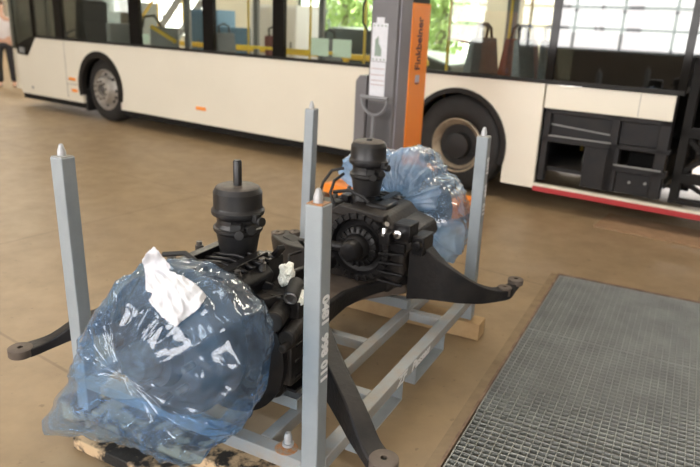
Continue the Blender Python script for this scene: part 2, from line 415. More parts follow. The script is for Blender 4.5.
for a in ((-10.6, 12.4, 5.2, 1.3, 'leafy green tree outside, leftmost behind the bus window', 1), (-8.6, 15.4, 5.6, 1.35, 'leafy green tree outside, second from the left', 2),
          (-6.9, 12.4, 4.9, 1.1, 'slim leafy tree outside behind the window with two pale stickers', 3), (-5.0, 15.0, 5.4, 1.4, 'leafy green tree outside just left of the lift column', 4),
          (-12.6, 16.5, 5.8, 1.6, 'leafy green tree outside far to the left', 5)): tree(*a)
hs = thing('garden_house', 'white building with a row of dark windows outside behind the trees', 'building', BUS, (-12, 19, -.05))
MB().box(-18, -3, 19, 22, -.05, 2.9).build('wall', M['palewhite'], hs)
for k in range(9): MB().box(-16.6 + k * 1.4, -15.7 + k * 1.4, 18.94, 19.02, 1.2, 2.2).build('house_window', M['frameg'], hs)
MB().prism([(18.8, 2.9), (22.2, 2.9), (20.5, 4)], -18.2, -2.8, 'X').build('roof', M['board'], hs)

# ================================================================= THE BUS
bus = thing('city_bus', 'long cream city bus with black window band and open engine bay at its rear', 'bus', BUS, (-2.5, 1.2, 0))
BF, BR, BW_ = -8.38, 3.3, 2.5      # front, rear, width
def arc(cx, cz, r, a0, a1, n): return [(cx + r * math.cos(a0 + (a1 - a0) * k / n), cz + r * math.sin(a0 + (a1 - a0) * k / n)) for k in range(n + 1)]
ZB = .235; ZT = 1.165
# side skin as one outline in x,z with two wheel arches
fx, rx = -6.02, -.075
ol = [(BF + .12, ZB)] 
ol += [(fx - .47, ZB + .0)] + arc(fx, .50, .475, PI, 0, 20) + [(fx + .475, ZB)]
ol += [(rx - .53, ZB)] + arc(rx, .49, .525, PI, 0, 24) + [(rx + .525, ZB - .05), (.78, ZB - .05), (.775, ZT)]
ol += [(-7.70, ZT), (-7.98, .86), (-8.29, .87), (BF, .98), (BF - .0, .5)]
side = MB().prism(ol, 0, .05, 'Y'); side.build('side_panel', M['buswhite'], bus, bevel=.006)
for q in ((-6.904, -6.896, -.003, .02, ZB + .05, ZT - .02), (-6.90, -6.5, -.003, .02, .50, .508)): MB().box(*q).build('panel_seam', M['greyint'], bus)
MB().box(-7.95, -7.9, -.003, .01, .33, .37).build('body_catch', M['greyint'], bus)
# front end, rounded corner
fr = MB()
cor = [(BF, 0)] + [(BF - .22 * math.sin(a), .22 - .22 * math.cos(a)) for a in [PI / 2 * k / 6 for k in range(1, 7)]] + [(BF - .26, 1.25)]
cor = cor + [(cor[len(cor) - 1 - i][0], BW_ - cor[len(cor) - 1 - i][1]) for i in range(1, len(cor))]
cor += [(BF + .05, BW_), (BF + .05, 0)]
fr.prism(cor, .3, .95); fr.build('front_panel', M['buswhite'], bus, smooth=40)
MB().prism([(x - .01 if x < BF + .04 else x, y) for x, y in cor], .95, 2.6).build('windscreen', M['panedark'], bus, smooth=40)
# skirts and underbody
sk = MB()
for a, b in ((BF + .1, fx - .5), (fx + .5, rx - .56)): sk.box(a, b, .03, .10, .15, ZB)
sk.build('lower_skirt', M['underbody'], bus)
ub = MB(); ub.box(BF, fx - .6, .1, BW_, .22, .36); ub.box(fx + .6, rx - .65, .1, BW_, .22, .36); ub.box(fx - .6, fx + .6, .75, BW_ - .75, .25, .36); ub.box(rx - .65, rx + .65, .8, BW_ - .8, .25, .40)
ub.box(rx + .65, .66, .1, BW_, .22, .9)
ub.build('underbody', M['underbody'], bus)
# wheel housings
for cx, r in ((fx, .62), (rx, .66)):
    wh = MB()
    o_ = arc(cx, .5, r, PI, 0, 16); i_ = arc(cx, .5, r - .03, 0, PI, 16)
    wh.prism(o_ + i_, .06, .78, 'Y'); wh.box(cx - r, cx + r, .76, .80, .2, 1.05)
    wh.build('wheel_housing', M['underbody'], bus)
# arch trims
for cx, r0, r1 in ((fx, .475, .545), (rx, .525, .548)):
    a0, a1 = (PI * 1.09, -PI * .09)
    MB().prism(arc(cx, .5, r1, a0, a1, 26) + arc(cx, .5, r0 - .03, a1, a0, 26), -.022, .06, 'Y').build('wheel_arch_trim', M['trimrub'], bus, bevel=.006)
# mud flap behind front wheel (front side)
MB().box(fx - .50, fx - .44, .05, .35, .12, .45).build('mud_flap', M['rubber'], bus)
# belt trim and black window band
MB().box(-7.7, 1.93, -.012, .04, ZT - .005, ZT + .03).build('belt_trim', M['trimrub'], bus, bevel=.004)
zl, zh = ZT + .03, 2.32
pill = [(-7.11, -6.90), (-5.24, -5.02), (-3.74, -3.55), (-2.55, -2.38), (-.78, -.60), (.76, .83), (1.87, 1.93)]
pb = MB()
for a, b in pill: pb.box(a, b, .002, .06, zl, zh)
pb.box(BF, -7.0, .002, .06, 2.2, zh); pb.box(BF, 1.96, .002, .06, zh, zh + .12)
pb.box(-7.78, -7.72, .0, .06, ZT, 2.25, Matrix.Identity(4)); pb.box(BF, -7.7, .01, .05, .98, 1.02)
pb.build('window_pillars', M['busblack'], bus)
pane_edges = [(BF + .02, -7.77, M['pane']), (-7.74, -7.11, M['pane']), (-6.90, -5.24, M['pane']), (-5.02, -3.74, M['pane']), (-3.55, -2.55, M['pane']), (-2.38, -.78, M['pane']), (-.60, .76, M['pane']), (.83, 1.87, M['panedark']), (1.93, 3.25, M['panedark'])]
for i, (a, b, m) in enumerate(pane_edges):
    z0 = 1.46 if a > 1.9 else (zl if i else 1.0)
    w = MB().box(a, b, .012, .022, z0, zh).build('side_window', m, bus)
MB().prism([(-8.28, .88), (-7.99, .87), (-7.72, ZT), (-7.72, 1.2), (-8.30, 1.02)], -.002, .03, 'Y').build('driver_window_mask', M['busblack'], bus)
MB().box(-8.22, -8.06, -.006, 0, .90, .99).build('sticker', M['greyint'], bus)
# roof and far side
rf = MB(); rf.prism([(0, 2.44), (.05, 2.75), (.25, 2.95), (BW_ - .25, 2.95), (BW_ - .05, 2.75), (BW_, 2.44)], BF - .1, BR, 'X')
rf.build('roof', M['buswhite'], bus, smooth=50)
fs = MB(); fs.box(BF, BR, BW_ - .05, BW_, .25, .98); 
for a, b in ((-8.4, -8.2), (-6.95, -6.8), (-5.2, -5.1), (-3.8, -3.7), (-2.5, -2.4), (-.7, -.55), (.8, .95), (2, 3.3)): fs.box(a, b, BW_ - .05, BW_, .98, 2.5)
fs.box(BF, BR, BW_ - .05, BW_, 2.3, 2.5)
fs.build('far_side_panel', M['greyint'], bus)
MB().box(BF, 1.9, .1, BW_ - .05, .36, .40).build('cabin_floor', M['frame'], bus)
# rear: cream strip under the belt, open bay frames
MB().box(.79, 1.875, 0, .05, .945, ZT - .01).build('flap_strip', M['buswhite'], bus, bevel=.004)
MB().box(1.60, 1.604, -.002, .01, .95, ZT - .02).build('strip_seam', M['greyint'], bus)
bf = MB()
bf.box(.80, .86, .02, .10, .27, .94); bf.box(1.40, 1.47, .02, .10, .27, .94); bf.box(1.79, 1.88, .02, .12, .27, 1.15)
bf.box(.8, 1.88, .02, .10, .90, .945); bf.box(.8, 1.45, .02, .12, .64, .70); bf.box(1.45, 1.9, .02, .12, .66, .70); bf.box(1.45, 1.9, .02, .14, .46, .51)
bf.box(.84, 1.42, .06, .08, .70, .90); bf.box(1.47, 1.85, .06, .08, .70, .90)
bf.box(1.40, 1.50, .02, .10, .27, .70); bf.box(1.47, 1.85, .05, .07, .27, .46); bf.box(1.20, 1.42, .03, .06, .27, .64)
bf.build('bay_frame', M['frame'], bus, bevel=.006)
ls = MB(); ls.bar((.86, .055, .80), (1.40, .055, .765), .012, .012); ls.bar((.86, .015, .70), (1.42, .015, .70), .01, .012); ls.bar((1.47, .015, .52), (1.86, .015, .52), .01, .012)
ls.build('flange', M['greyint'], bus)
for x, z in ((1.62, .38), (1.75, .39)): MB().lathe([(.012, -.02), (.012, 0)], (x, .05, z), 'Y', 10).build('rivet', M['greyint'], bus)
bk = MB()  # black sheet added as the bay's dark interior, gaps show the lit floor
for q in ((-.2, .70, .06, 1.1), (.70, .844, .06, .14), (.70, .844, .26, 1.1), (.844, .93, .06, 1.1), (.93, 1.11, .06, .15), (.93, 1.11, .24, 1.1), (1.11, 1.9, .06, 1.1)): bk.box(q[0], q[1], 1.6, 1.64, q[2], q[3])
bk.build('bay_dark_sheet', M['underbody'], bus)
en = MB(); en.box(.9, 1.2, .5, 1.6, .28, .36); en.box(1.5, 1.85, .4, 1.7, .3, .60)
en.box(2.2, 3.2, 1.3, 1.36, .35, 2.3)
en.build('engine_block', M['underbody'], bus, smooth=40, bevel=.01)
# far rear: radiator pack and X braces
MB().box(2.08, 2.75, .25, .6, .92, 1.55).build('radiator', mat('radiator_fins', (.11, .10, .09), .6, .2, (.06, .055, .05), 40), bus, bevel=.01)
xb = MB()
xb.box(1.95, 2.02, .05, .15, .3, 2.44); xb.box(3.2, 3.28, .05, .15, .3, 2.44); xb.box(1.95, 3.28, .05, .15, .82, .90); xb.box(1.95, 3.28, .05, .15, .44, .52); xb.box(1.95, 3.28, .05, .15, .26, .30); xb.box(1.95, 3.28, .05, .15, 1.40, 1.455)
for a, b in ((2.0, 2.35), (2.75, 2.35), (2.75, 3.2)): xb.bar((a, .1, .52), (b, .1, .82), .05, .045); xb.bar((a, .1, .82), (b, .1, .52), .05, .045)
for a in (2.05, 2.4, 2.75): xb.bar((a, .1, .44), (a + .3, .1, .3), .05, .035)
xb.box(2.05, 3.1, .42, .46, 1.3, 2.4)
xb.build('rear_subframe', M['underbody'], bus, bevel=.005)
cb = MB(); cb.tube([(1.97, .1, 1.3), (2.05, .12, 1.42), (2.18, .1, 1.40), (2.2, .13, 1.3)], .015, 8); cb.lathe([(.03, 0), (.03, .05)], (2.1, .08, 1.46), 'Y', 12)
cb.build('coolant_pipe', M['steel'], bus, smooth=60)
MB().box(.78, BR, -.01, .05, .165, .215).build('red_sill', M['red'], bus, bevel=.004)
MB().box(.78, BR, -.012, .06, .214, .236).build('white_sill_edge', M['buswhite'], bus, bevel=.004)
MB().box(BR - .05, BR, 0, BW_, .9, 2.5).build('rear_panel', M['buswhite'], bus)
# side markers
for x, z, w_ in ((-6.74, .585, .085), (-6.70, .41, .07), (-3.81, .44, .09)):
    MB().box(x - w_, x + w_, -.016, .01, z - .022, z + .022).build('side_marker_light', M['orange'], bus, bevel=.006)
# wheels
def wheel(cx, front):
    y = .10 if front else .055
    n0 = len(bus.children)
    t = MB().lathe([(.29, .28), (.40, .29), (.46, .26), (.478, .20), (.478, .07), (.462, .02), (.40, -.01), (.33, -.015), (.295, 0), (.29, .05)] if front else [(.25, .28), (.40, .29), (.475, .26), (.49, .20), (.49, .06), (.475, .02), (.42, -.01), (.33, -.018), (.272, -.012), (.262, .0), (.255, .05)], (cx, y, .478 if front else .49), 'Y', 56)
    ty = t.build('wheel_tyre', M['tyre'], bus, smooth=50)
    if front:
        r = MB().lathe([(.27, .18), (.295, .02), (.305, -.012), (.288, -.015), (.275, .01), (.262, .02), (.235, .02), (.205, -.02), (.175, -.085), (.165, -.09), (.088, -.09), (.088, -.02), (0, -.02)], (cx, y, .478), 'Y', 48)
        rim = r.build('rim', M['rimsil'], ty, smooth=35)
        hb = MB()
        for k in range(10):
            a = 2 * PI * k / 10 + .2; hb.lathe([(.013, -.115), (.013, -.08)], (cx + .132 * math.cos(a), y, .478 + .132 * math.sin(a)), 'Y', 8)
        hb.lathe([(0, -.065), (.03, -.065), (.05, -.055), (.082, -.03), (.082, 0)], (cx, y, .478), 'Y', 24)
        hb.build('wheel_nuts', M['steel'], ty, smooth=40)
        for k in range(8):
            a = 2 * PI * k / 8; MB().lathe([(.024, -.004), (.024, .02)], (cx + .222 * math.cos(a), y, .478 + .222 * math.sin(a)), 'Y', 12).build('hand_hole', M['hubblack'], ty)
    else:
        r = MB().lathe([(.25, .2), (.262, .02), (.276, -.02), (.266, -.025), (.248, .0), (.228, .02), (.212, .04), (.206, .12), (.200, .2), (0, .2)], (cx, y, .468), 'Y', 56)
        r.build('rim', M['rimtan'], ty, smooth=35)
        r = MB().lathe([(.200, .19), (.196, .12), (.17, .10), (.138, .09), (.134, .0), (.126, -.02), (.06, -.03), (0, -.03)], (cx, y, .468), 'Y', 40)
        for k in range(10):
            a = 2 * PI * k / 10 + .1; r.lathe([(.017, .05), (.017, .12)], (cx + .159 * math.cos(a), y, .468 + .159 * math.sin(a)), 'Y', 8)
        r.build('wheel_hub', M['hubblack'], ty, smooth=35)
        for k in (3, 4, 6, 7):
            a = PI * .22 * k - .3; MB().lathe([(.019, .095), (.019, .112)], (cx + .19 * math.cos(a), y, .468 + .19 * math.sin(a)), 'Y', 10).build('hub_hole', M['rimtan'], ty)
        lettering('HS 3', .05, (cx - .30, y - .012, .478 + .245), (1, 0, .75), (-.75, 0, 1), 'chalk_mark', M['rimtan'], ty) if False else None
wheel(fx, True); wheel(rx, False)
for cx in (fx, rx): MB().lathe([(.30, 0), (.47, .0), (.478, .05), (.478, .25), (.3, .28)], (cx, BW_ - .4, .478), 'Y', 40).build('far_wheel', M['tyre'], bus, smooth=50)
MB().bar((rx, .3, .47), (rx, 2.2, .47), .15, .15).build('axle_tube', M['underbody'], bus)
# interior
def seat(x, y, m, z=.72, face=1):
    s_ = MB()
    prof = [(0, .0), (.06, 0), (.02, .42), (-.05, .86), (-.10, .86), (-.08, .42)]
    s_.prism([(x + face * u, z + v - .1) for u, v in prof], y - .21, y + .21, 'Y'); s_.box(min(x, x + face * .42), max(x, x + face * .42), y - .21, y + .21, z - .16, z - .08); s_.box(x - .03, x + .15, y - .1, y + .1, .4, z - .1)
    st = s_.build('passenger_seat', m, bus, bevel=.02)
    MB().tube([(x - face * .07, y - .12, z + .72), (x - face * .09, y - .11, z + .86), (x - face * .09, y, z + .90), (x - face * .09, y + .11, z + .86), (x - face * .07, y + .12, z + .72)], .016, 8).build('grab_handle', M['rubber'], st, smooth=60)
for x, y, m, f in ((-.18, .45, 'seatgrey', -1), (-.02, .95, 'seatred', -1), (-.10, .75, 'seatgrey', 1), (.42, .45, 'seatgrey', 1), (.30, .92, 'seatred', 1), (.5, .95, 'seatgrey', 1), (-5.25, 1.9, 'seatgrey', 1), (-4.2, 1.95, 'seatred', 1), (-3.1, 1.95, 'seatgrey', 1)):
    seat(x, y, M[m], .76 if x > -1 else .6, f)
# driver's seat, partition and cab
ds = MB(); ds.prism([(-7.2, .75), (-6.79, .75), (-6.72, 1.0), (-6.86, 1.45), (-6.84, 1.75), (-7.04, 1.78), (-7.12, 1.4), (-7.14, 1.05)], .35, .8, 'Y'); ds.box(-7.2, -6.7, .3, .85, .4, .8)
ds.build('driver_seat', M['rubber'], bus, bevel=.03)
pt = MB(); pt.box(-5.95, -5.3, .9, .94, .4, 1.42); pt.box(-6.15, -6.05, .25, .8, .4, 1.45); pt.build('cab_partition', M['greyint'], bus, bevel=.02)
MB().tube([(-6.05, .85, 1.4), (-6.0, .85, 1.56), (-5.75, .85, 1.58), (-5.6, .85, 1.42)], .018, 8).build('cab_rail', M['rubber'], bus, smooth=60)
MB().bar((-5.85, .86, 1.42), (-5.3, .86, 1.22), .04, .05).build('yellow_handrail', M['yellow'], bus)
sw = MB(); sw.tube([(-7.35 + .2 * math.cos(a) * .5, .55 + .22 * math.sin(a), 1.22 + .1 * math.cos(a)) for a in [2 * PI * k / 20 for k in range(21)]], .015, 8, False)
sw.build('steering_wheel', M['rubber'], bus, smooth=60)
MB().box(-8.2, -7.5, .3, 1.7, .8, 1.12).build('dashboard', M['rubber'], bus, bevel=.05)
for x, y in ((-.55, .6), (-.08, 1.1), (.14, 1.1), (-2.95, 1.2), (-1.85, .9), (-1.3, 1.3), (-5.0, 1.2), (-4.1, 1.2), (.85, 1.2)):
    MB().tube([(x, y, .4), (x, y, 2.44)], .017, 8).build('grab_pole', M['yellow'], bus, smooth=60)
MB().box(-3.5, -1.85, .35, .40, 1.24, 1.275).build('wheelchair_rail', M['yellow'], bus)
hb = MB(); hb.tube([(-.55, .6, 1.5), (-.30, .6, 1.46)], .014, 8); hb.build('stop_button_arm', M['red'], bus)
for x in (-1.86, -1.55): MB().box(x - .125, x + .125, .024, .03, 1.24, 1.43).build('window_sticker', mat('pale_green_sticker', (.60, .72, .62), .6) if x < -1.8 else bpy.data.materials['pale_green_sticker'], bus)
MB().box(-4.98, -4.84, .024, .03, 1.21, 1.34).build('window_sticker', bpy.data.materials['pale_green_sticker'], bus)
MB().box(1.0, 1.86, .3, 2.3, 1.12, 1.42).build('engine_tower', M['greyint'], bus, bevel=.05)
seat(1.12, .5, M['greyint'], .85, 1)
MB().box(.95, 1.88, .12, BW_ - .1, 1.2, 1.46).build('rear_bench', M['rubber'], bus)

# ================================================================= things beyond the bus
gr = thing('guard_rail', 'low yellow guard rail on posts behind the bus', 'guard rail', BUS, (-6, 4.6, 0))
MB().box(-10.5, -3.0, 4.55, 4.65, .92, 1.02).build('rail', M['yellow'], gr, bevel=.01)
for x in (-10.4, -8.5, -6.6, -4.8, -3.1): MB().box(x - .04, x + .04, 4.56, 4.64, 0, .92).build('post', M['yellow'], gr)
def cabinet(name, lab, x0, x1, y0, y1, z1, m, cat='cabinet', doors=2, group=None):
    t = thing(name, lab, cat, BUS, ((x0 + x1) / 2, (y0 + y1) / 2, 0), group)
    MB().box(x0, x1, y0, y1, 0, z1).build('body', m, t, bevel=.01)
    w = (x1 - x0) / doors
    for k in range(doors):
        d = MB().box(x0 + w * k + .01, x0 + w * (k + 1) - .01, y0 - .02, y0, .06, z1 - .05).build('door', m, t, bevel=.006)
        MB().box(x0 + w * (k + .8), x0 + w * (k + .8) + .03, y0 - .045, y0 - .02, z1 * .45, z1 * .6).build('handle', M['steel'], d)
cabinet('tool_cabinet', 'large blue workshop cabinet behind the middle bus windows', -10.3, -9.2, 5.4, 6.0, 1.75, M['blue'])
cabinet('tool_cabinet', 'low blue cabinet left of the white machine, seen through the bus', -8.9, -8.2, 5.0, 5.5, 1.38, M['blue'], doors=1)
cabinet('machine_cabinet', 'tall white machine cabinet seen through the middle bus window', -8.1, -6.75, 5.4, 6.4, 1.9, M['palewhite'])
cabinet('tool_cabinet', 'tall grey locker behind the driver cab', -14.6, -13.6, 6.6, 7.2, 1.9, M['greyint'])
cabinet('storage_shelf', 'beige cupboard seen past the bus seats at the right', -1.8, .2, 7.4, 8.0, 1.6, M['wallc'])
# parked dark car
car = thing('parked_car', 'dark green car parked behind the bus, seen through its windows', 'car', BUS, (-5.6, 6.6, 0))
MB().prism([(-8.0, .25), (-3.8, .25), (-3.75, .8), (-4.4, .98), (-5.2, 1.05), (-5.8, 1.45), (-7.0, 1.48), (-7.7, 1.1), (-8.05, .95)], 7.0, 8.5, 'Y').build('body', M['carblack'], car, bevel=.06)
for x in (-7.2, -4.7):
    for y in (7.0, 8.32): MB().lathe([(0, 0), (.2, 0), (.31, .01), (.32, .1), (.31, .18), (0, .18)], (x, y, .32), 'Y', 24).build('wheel', M['tyre'], car, smooth=50)
# steel stair with yellow rail
stt = thing('service_stair', 'steel service stair with yellow handrail behind the left bus windows', 'stair', BUS, (-12.3, 6.4, 0))
for y in (6.0, 6.8): MB().bar((-13.3, y, .1), (-10.9, y, 2.3), .06, .2).build('stringer', M['galv'], stt)
for k in range(9): MB().box(-13.2 + k * .27, -12.93 + k * .27, 6.02, 6.78, .25 + k * .245, .28 + k * .245).build('tread', M['galv'], stt)
for y in (5.98, 6.82):
    MB().bar((-13.3, y, 1.0), (-10.9, y, 3.2), .05, .05).build('handrail', M['yellow'], stt)
    for k in range(3): MB().box(-13.2 + k * 1.1, -13.16 + k * 1.1, y - .02, y + .02, .2 + k * 1.0, 1.1 + k * 1.0).build('baluster', M['yellow'], stt)

# brown board lying on the floor under the bus rear
single(MB().box(1.45, 3.2, -.25, .28, .001, .013), 'floor_board', 'flat brown board lying on the floor below the bus rear', 'board', M['board'], BUS, (2.3, 0, .001), bevel=.002)

# ================================================================= MOBILE COLUMN LIFT
lift = thing('column_lift', 'grey and orange mobile column lift standing in front of the bus', 'vehicle lift', BUS, (-.1, -1.1, 0))
cx0, cx1, cyf = -.29, -.035, -1.30
MB().prism([(cx0, cyf), (cx1, cyf), (cx1, -1.10), (cx0, -1.10)], .12, 2.5).build('column', M['liftgrey'], lift, bevel=.012)
MB().prism([(cx1 + .001, cyf + .03), (cx1 + .012, cyf + .04), (cx1 + .012, -1.10), (cx1 + .001, -1.10)], .12, 2.5).build('column_side_plate', M['liftlight'], lift)
MB().prism([(cx0 + .02, -1.10), (cx1 + .02, -1.10), (cx1 + .02, -.80), (cx0 + .02, -.80)], .14, 1.79).build('orange_cover', M['liftor'], lift, bevel=.012)
MB().prism([(cx0 + .03, -1.09), (cx1 + .015, -1.09), (cx1 + .015, -.82), (cx0 + .03, -.82)], 1.79, 2.45).build('carriage', M['rubber'], lift)
oc = cx1 + .021
lettering('Finkbeiner', .118, (oc, -.965, 1.465), (0, 0, 1), (0, -1, 0), 'lettering', M['ink'], lift, stretch=.86, bold=.002)
MB().box(oc - .002, oc + .002, -.995, -.93, 1.15, 1.21).build('badge', M['lilac'], lift)
MB().box(oc - .002, oc + .003, -.99, -.935, 1.135, 1.145).build('badge_line', M['ink'], lift)
# label sheets on the front
lb = MB(); fy = cyf - .003
lb.box(-.268, -.118, fy - .002, fy, 1.32, 1.62); lb.box(-.23, -.155, fy - .002, fy, 1.62, 1.665)
l1 = lb.build('instruction_label', M['paper'], lift)
ho = MB()
for x in (-.248, -.212, -.175, -.140):
    for z in (1.60, 1.335): ho.lathe([(.0075, -.004), (.0075, 0)], (x, fy - .001, z), 'Y', 10)
ho.build('label_marks', M['greenink'], l1)
MB().prism([(-.235, 1.36), (-.170, 1.36), (-.172, 1.42), (-.20, 1.46), (-.205, 1.52), (-.235, 1.49)], fy - .004, fy - .002, 'Y').build('label_picture', M['greenink'], l1)
l2 = MB().box(-.272, -.122, fy - .0025, fy, 1.0, 1.315).build('text_label', M['paper'], lift)
tx = MB()
for z in (1.26, 1.21, 1.165, 1.13, 1.03): tx.box(-.262, -.132, fy - .004, fy - .0025, z - .003, z + .003)
tx.build('text_lines', M['pinkink'], l2)
MB().prism([(-.40, .55), (-.29, .55), (-.29, 1.20), (-.36, 1.20), (-.40, 1.15)], -1.33, -1.14, 'Y').build('control_box', M['liftgrey'], lift, bevel=.01)
MB().box(cx0 + .01, cx1 - .01, cyf - .004, cyf - .0005, .15, .985).build('lower_panel', mat('lift_dark_grey', (.075, .073, .078), .5), lift)
# drawbar with loop handle
db = MB(); db.tube([(-.275, -1.42, 1.035), (-.01, -1.42, 1.035)], .017, 10)
db.tube([(-.14 + .125 * math.cos(a), -1.42, 1.03 + .135 * math.sin(a)) for a in [PI + PI * k / 14 for k in range(15)]], .012, 8)
db.tube([(-.14, -1.42, .9), (-.15, -1.42, .35), (-.15, -1.35, .2)], .016, 10)
db.build('drawbar', mat('drawbar_grey', (.20, .205, .22), .35), lift, smooth=60)
ct = MB(); ct.tube([(-.31, -1.31, 1.9), (-.35, -1.33, 1.75), (-.35, -1.33, 1.62), (-.30, -1.32, 1.55)], .008, 6); ct.build('cable', M['rubber'], lift, smooth=60)
# base frame
MB().box(-.75, .54, -1.28, -1.10, .06, .19).build('base_beam', M['liftor'], lift, bevel=.01)
for x in (-.68, .47): MB().box(x - .07, x + .07, -1.16, -.72, .06, .19).build('base_leg', M['liftor'], lift, bevel=.01)
MB().box(-.35, .02, -1.15, -.75, .10, .16).build('base_plate', M['liftor'], lift, bevel=.01)
for x in (-.68, .47):
    MB().lathe([(0, -.02), (.05, -.02), (.055, 0), (.055, .03), (.05, .05), (0, .05)], (x - .015, -.67, .055), 'X', 20).build('roller', M['steel'], lift, smooth=50)
    MB().lathe([(0, -.02), (.06, -.02), (.065, 0), (.065, .03), (.06, .05), (0, .05)], (x - .015, -1.36, .065), 'X', 20).build('roller', M['steel'], lift, smooth=50)
MB().lathe([(0, 0), (.025, 0), (.03, .03), (.03, .24), (.02, .26), (0, .265)], (.30, -1.0, .06), 'Z', 16).build('locking_pin', M['greyint'], lift, smooth=50)
MB().box(-.26, -.06, -.80, -.35, .25, .33).build('wheel_fork', M['liftor'], lift, bevel=.01)

# ================================================================= FLOOR GRATING (two panels)
def grating(x0, x1, y0, y1, lab):
    g = thing('floor_grating', lab, 'grating', RACK, ((x0 + x1) / 2, (y0 + y1) / 2, -.035))
    b = MB(); nx = round((x1 - x0) / .0335); ny = round((y1 - y0) / .0335)
    for k in range(nx + 1):
        x = x0 + (x1 - x0) * k / nx; w = .0016 if 0 < k < nx else .0025; b.box(x - w, x + w, y0, y1, -.032, -.002)
    b.build('bearing_bars', M['grate'], g)
    c = MB()
    for k in range(ny + 1):
        y = y0 + (y1 - y0) * k / ny; w = .0016 if 0 < k < ny else .0028; c.box(x0, x1, y - w, y + w, -.030, -.0025 if 0 < k < ny else -.001)
    c.build('cross_bars', M['grate'], g)
grating(.288, 2.66, -1.15, .943, 'steel grid grating panel over the pit, nearest to the camera')
grating(.284, 2.66, .945, 1.915, 'steel grid grating panel over the pit, middle of three')
grating(.284, 2.66, 1.923, 2.885, 'steel grid grating panel over the pit, farthest from the camera')

# ================================================================= TIMBERS under the rack
def timber(name, lab, x0, x1, y0, y1, z1, m):
    b = MB(); b.box(x0, x1, y0, y1, .0015, z1)
    return single(b, name, lab, 'timber', m, RACK, ((x0 + x1) / 2, (y0 + y1) / 2, .0015), bevel=.004)
timber('timber_block', 'pale squared timber under the far end of the grey rack', -1.25, .088, 1.60, 1.712, .098, M['wood'])
timber('timber_block', 'black-stained weathered timber under the near end of the rack', -1.2, -.15, -.02, .115, .098, M['burnt'])
timber('timber_plank', 'flat black-stained plank on the floor in front of the rack corner', -1.0, -.30, -.135, -.03, .05, M['burnt'])

# ================================================================= TRANSPORT RACK
rack = thing('transport_rack', 'grey steel transport rack with four corner posts carrying the axle', 'rack', RACK, (-.527, .828, .1))
posts = [((0, 0), (-.016, .017)), ((-1.054, 0), (-1.062, -.006)), ((-1.054, 1.656), (-1.065, 1.721)), ((0, 1.656), (.004, 1.60))]
for i, ((bx, by), (tx_, ty_)) in enumerate(posts):
    a = .03; zt = (1.155, 1.160, 1.166, 1.145)[i]
    b = MB(); b.loft([[(bx + sx * a, by + sy * a, .1) for sx, sy in ((-1, -1), (1, -1), (1, 1), (-1, 1))], [(tx_ + sx * a, ty_ + sy * a, zt - .035) for sx, sy in ((-1, -1), (1, -1), (1, 1), (-1, 1))]])
    po = b.build('post', M['rack'], rack, bevel=.005, seg=3)
    if i == 0: post0 = po
    if i == 3: post3 = po
    MB().box(tx_ - .026, tx_ + .026, ty_ - .026, ty_ + .026, zt - .036, zt - .032).build('post_cap', M['rust'] if i == 0 else M['rackdusty'], po)
    MB().lathe([(.015, 0), (.015, .018), (.013, .024), (.008, .040), (.005, .044), (0, .045)], (tx_ - .002, ty_, zt - .034), 'Z', 16).build('post_tip', M['galv'], po, smooth=40)
zr = .25
def rail(a, b, w=.05, h=.05, name='rail', m='rackdusty'):
    return MB().bar((*a, zr - h / 2), (*b, zr - h / 2), w, h).build(name, M[m], rack, bevel=.004)
for x in (.003, -1.056): r_ = rail((x, .03), (x, 1.63), .054); 
rail_front = rail((-1.03, 0), (-.03, 0), .056); rail((-1.03, 1.656), (-.03, 1.656), .05)
for x in (-.207, -.847): rail((x, .028), (x, 1.63), .046)
for y in (.85,): rail((-.824, y), (-.23, y), .045, .048, 'cross_rail')
for y in (.465, 1.265):
    for x0, x1 in ((-.184, -.024), (-1.03, -.87)): rail((x0, y), (x1, y), .045, .048, 'cross_rail')
rail((-.824, .35), (-.23, .35), .04, .045, 'cross_rail')
for x, s in ((.003, 1), (-1.056, -1)):
    for y0, y1 in ((.27, .69), (.83, 1.20)):
        u = MB(); w0, w1 = x - .024, x + .024
        u.box(w0, w1, y0, y0 + .006, .118, .205); u.box(w0, w1, y1 - .006, y1, .118, .205); u.box(w0, w1, y0, y1, .112, .118)
        u.build('fork_pocket', M['rack'], rack)
MB().lathe([(0, 0), (.02, 0), (.02, .012), (.014, .013), (.014, .035), (.009, .05), (0, .051)], (-.115, .025, zr), 'Z', 16).build('locating_pin', M['galv'], rack, smooth=40)
MB().lathe([(0, .0), (.04, .0), (.038, .0015), (0, .002)], (-.112, .010, zr), 'Z', 20).build('rust_patch', M['rust'], rack)
a_ = MB(); a_.box(-.82, -.20, .214, .219, .252, .296); a_.box(-.82, -.20, .219, .255, .291, .296); a_.build('cradle_angle', M['rack'], rack)
a_ = MB(); a_.box(-.82, -.20, 1.25, 1.30, .252, .30); a_.build('cradle_angle', M['rack'], rack)
# painted numbers down the near post, its +x face, reading downwards
px_ = .031; dx = (-.016) / (1.0)
tilt = Vector((posts[0][0][0] - posts[0][1][0], posts[0][0][1] - posts[0][1][1], -.995)).normalized()
def on_post(z): k = (z - .1) / .995; return Vector((posts[0][1][0] * k + .0312, .0 + posts[0][1][1] * k, z))
for w_, z_ in (('0481', .790), ('998', .675), ('011', .584)): lettering(w_, .052, on_post(z_), tilt, (0, 1, 0), 'stencilled_number', M['white'], post0, depth=.0006, bold=.0026, stretch=.95)
for w_, z_ in (('0481', .96), ('998', .83), ('011', .73)):
  k3 = z_ - .1
  lettering(w_, .046, (posts[3][1][0] * k3 + .0312, 1.656 + (posts[3][1][1] - 1.656) * k3 + .003, z_), (posts[3][1][0] * -1, 1.656 - posts[3][1][1], -.985), (0, 1, 0), 'stencilled_number', M['white'], post3, depth=.0006, bold=.0022, stretch=1.0)
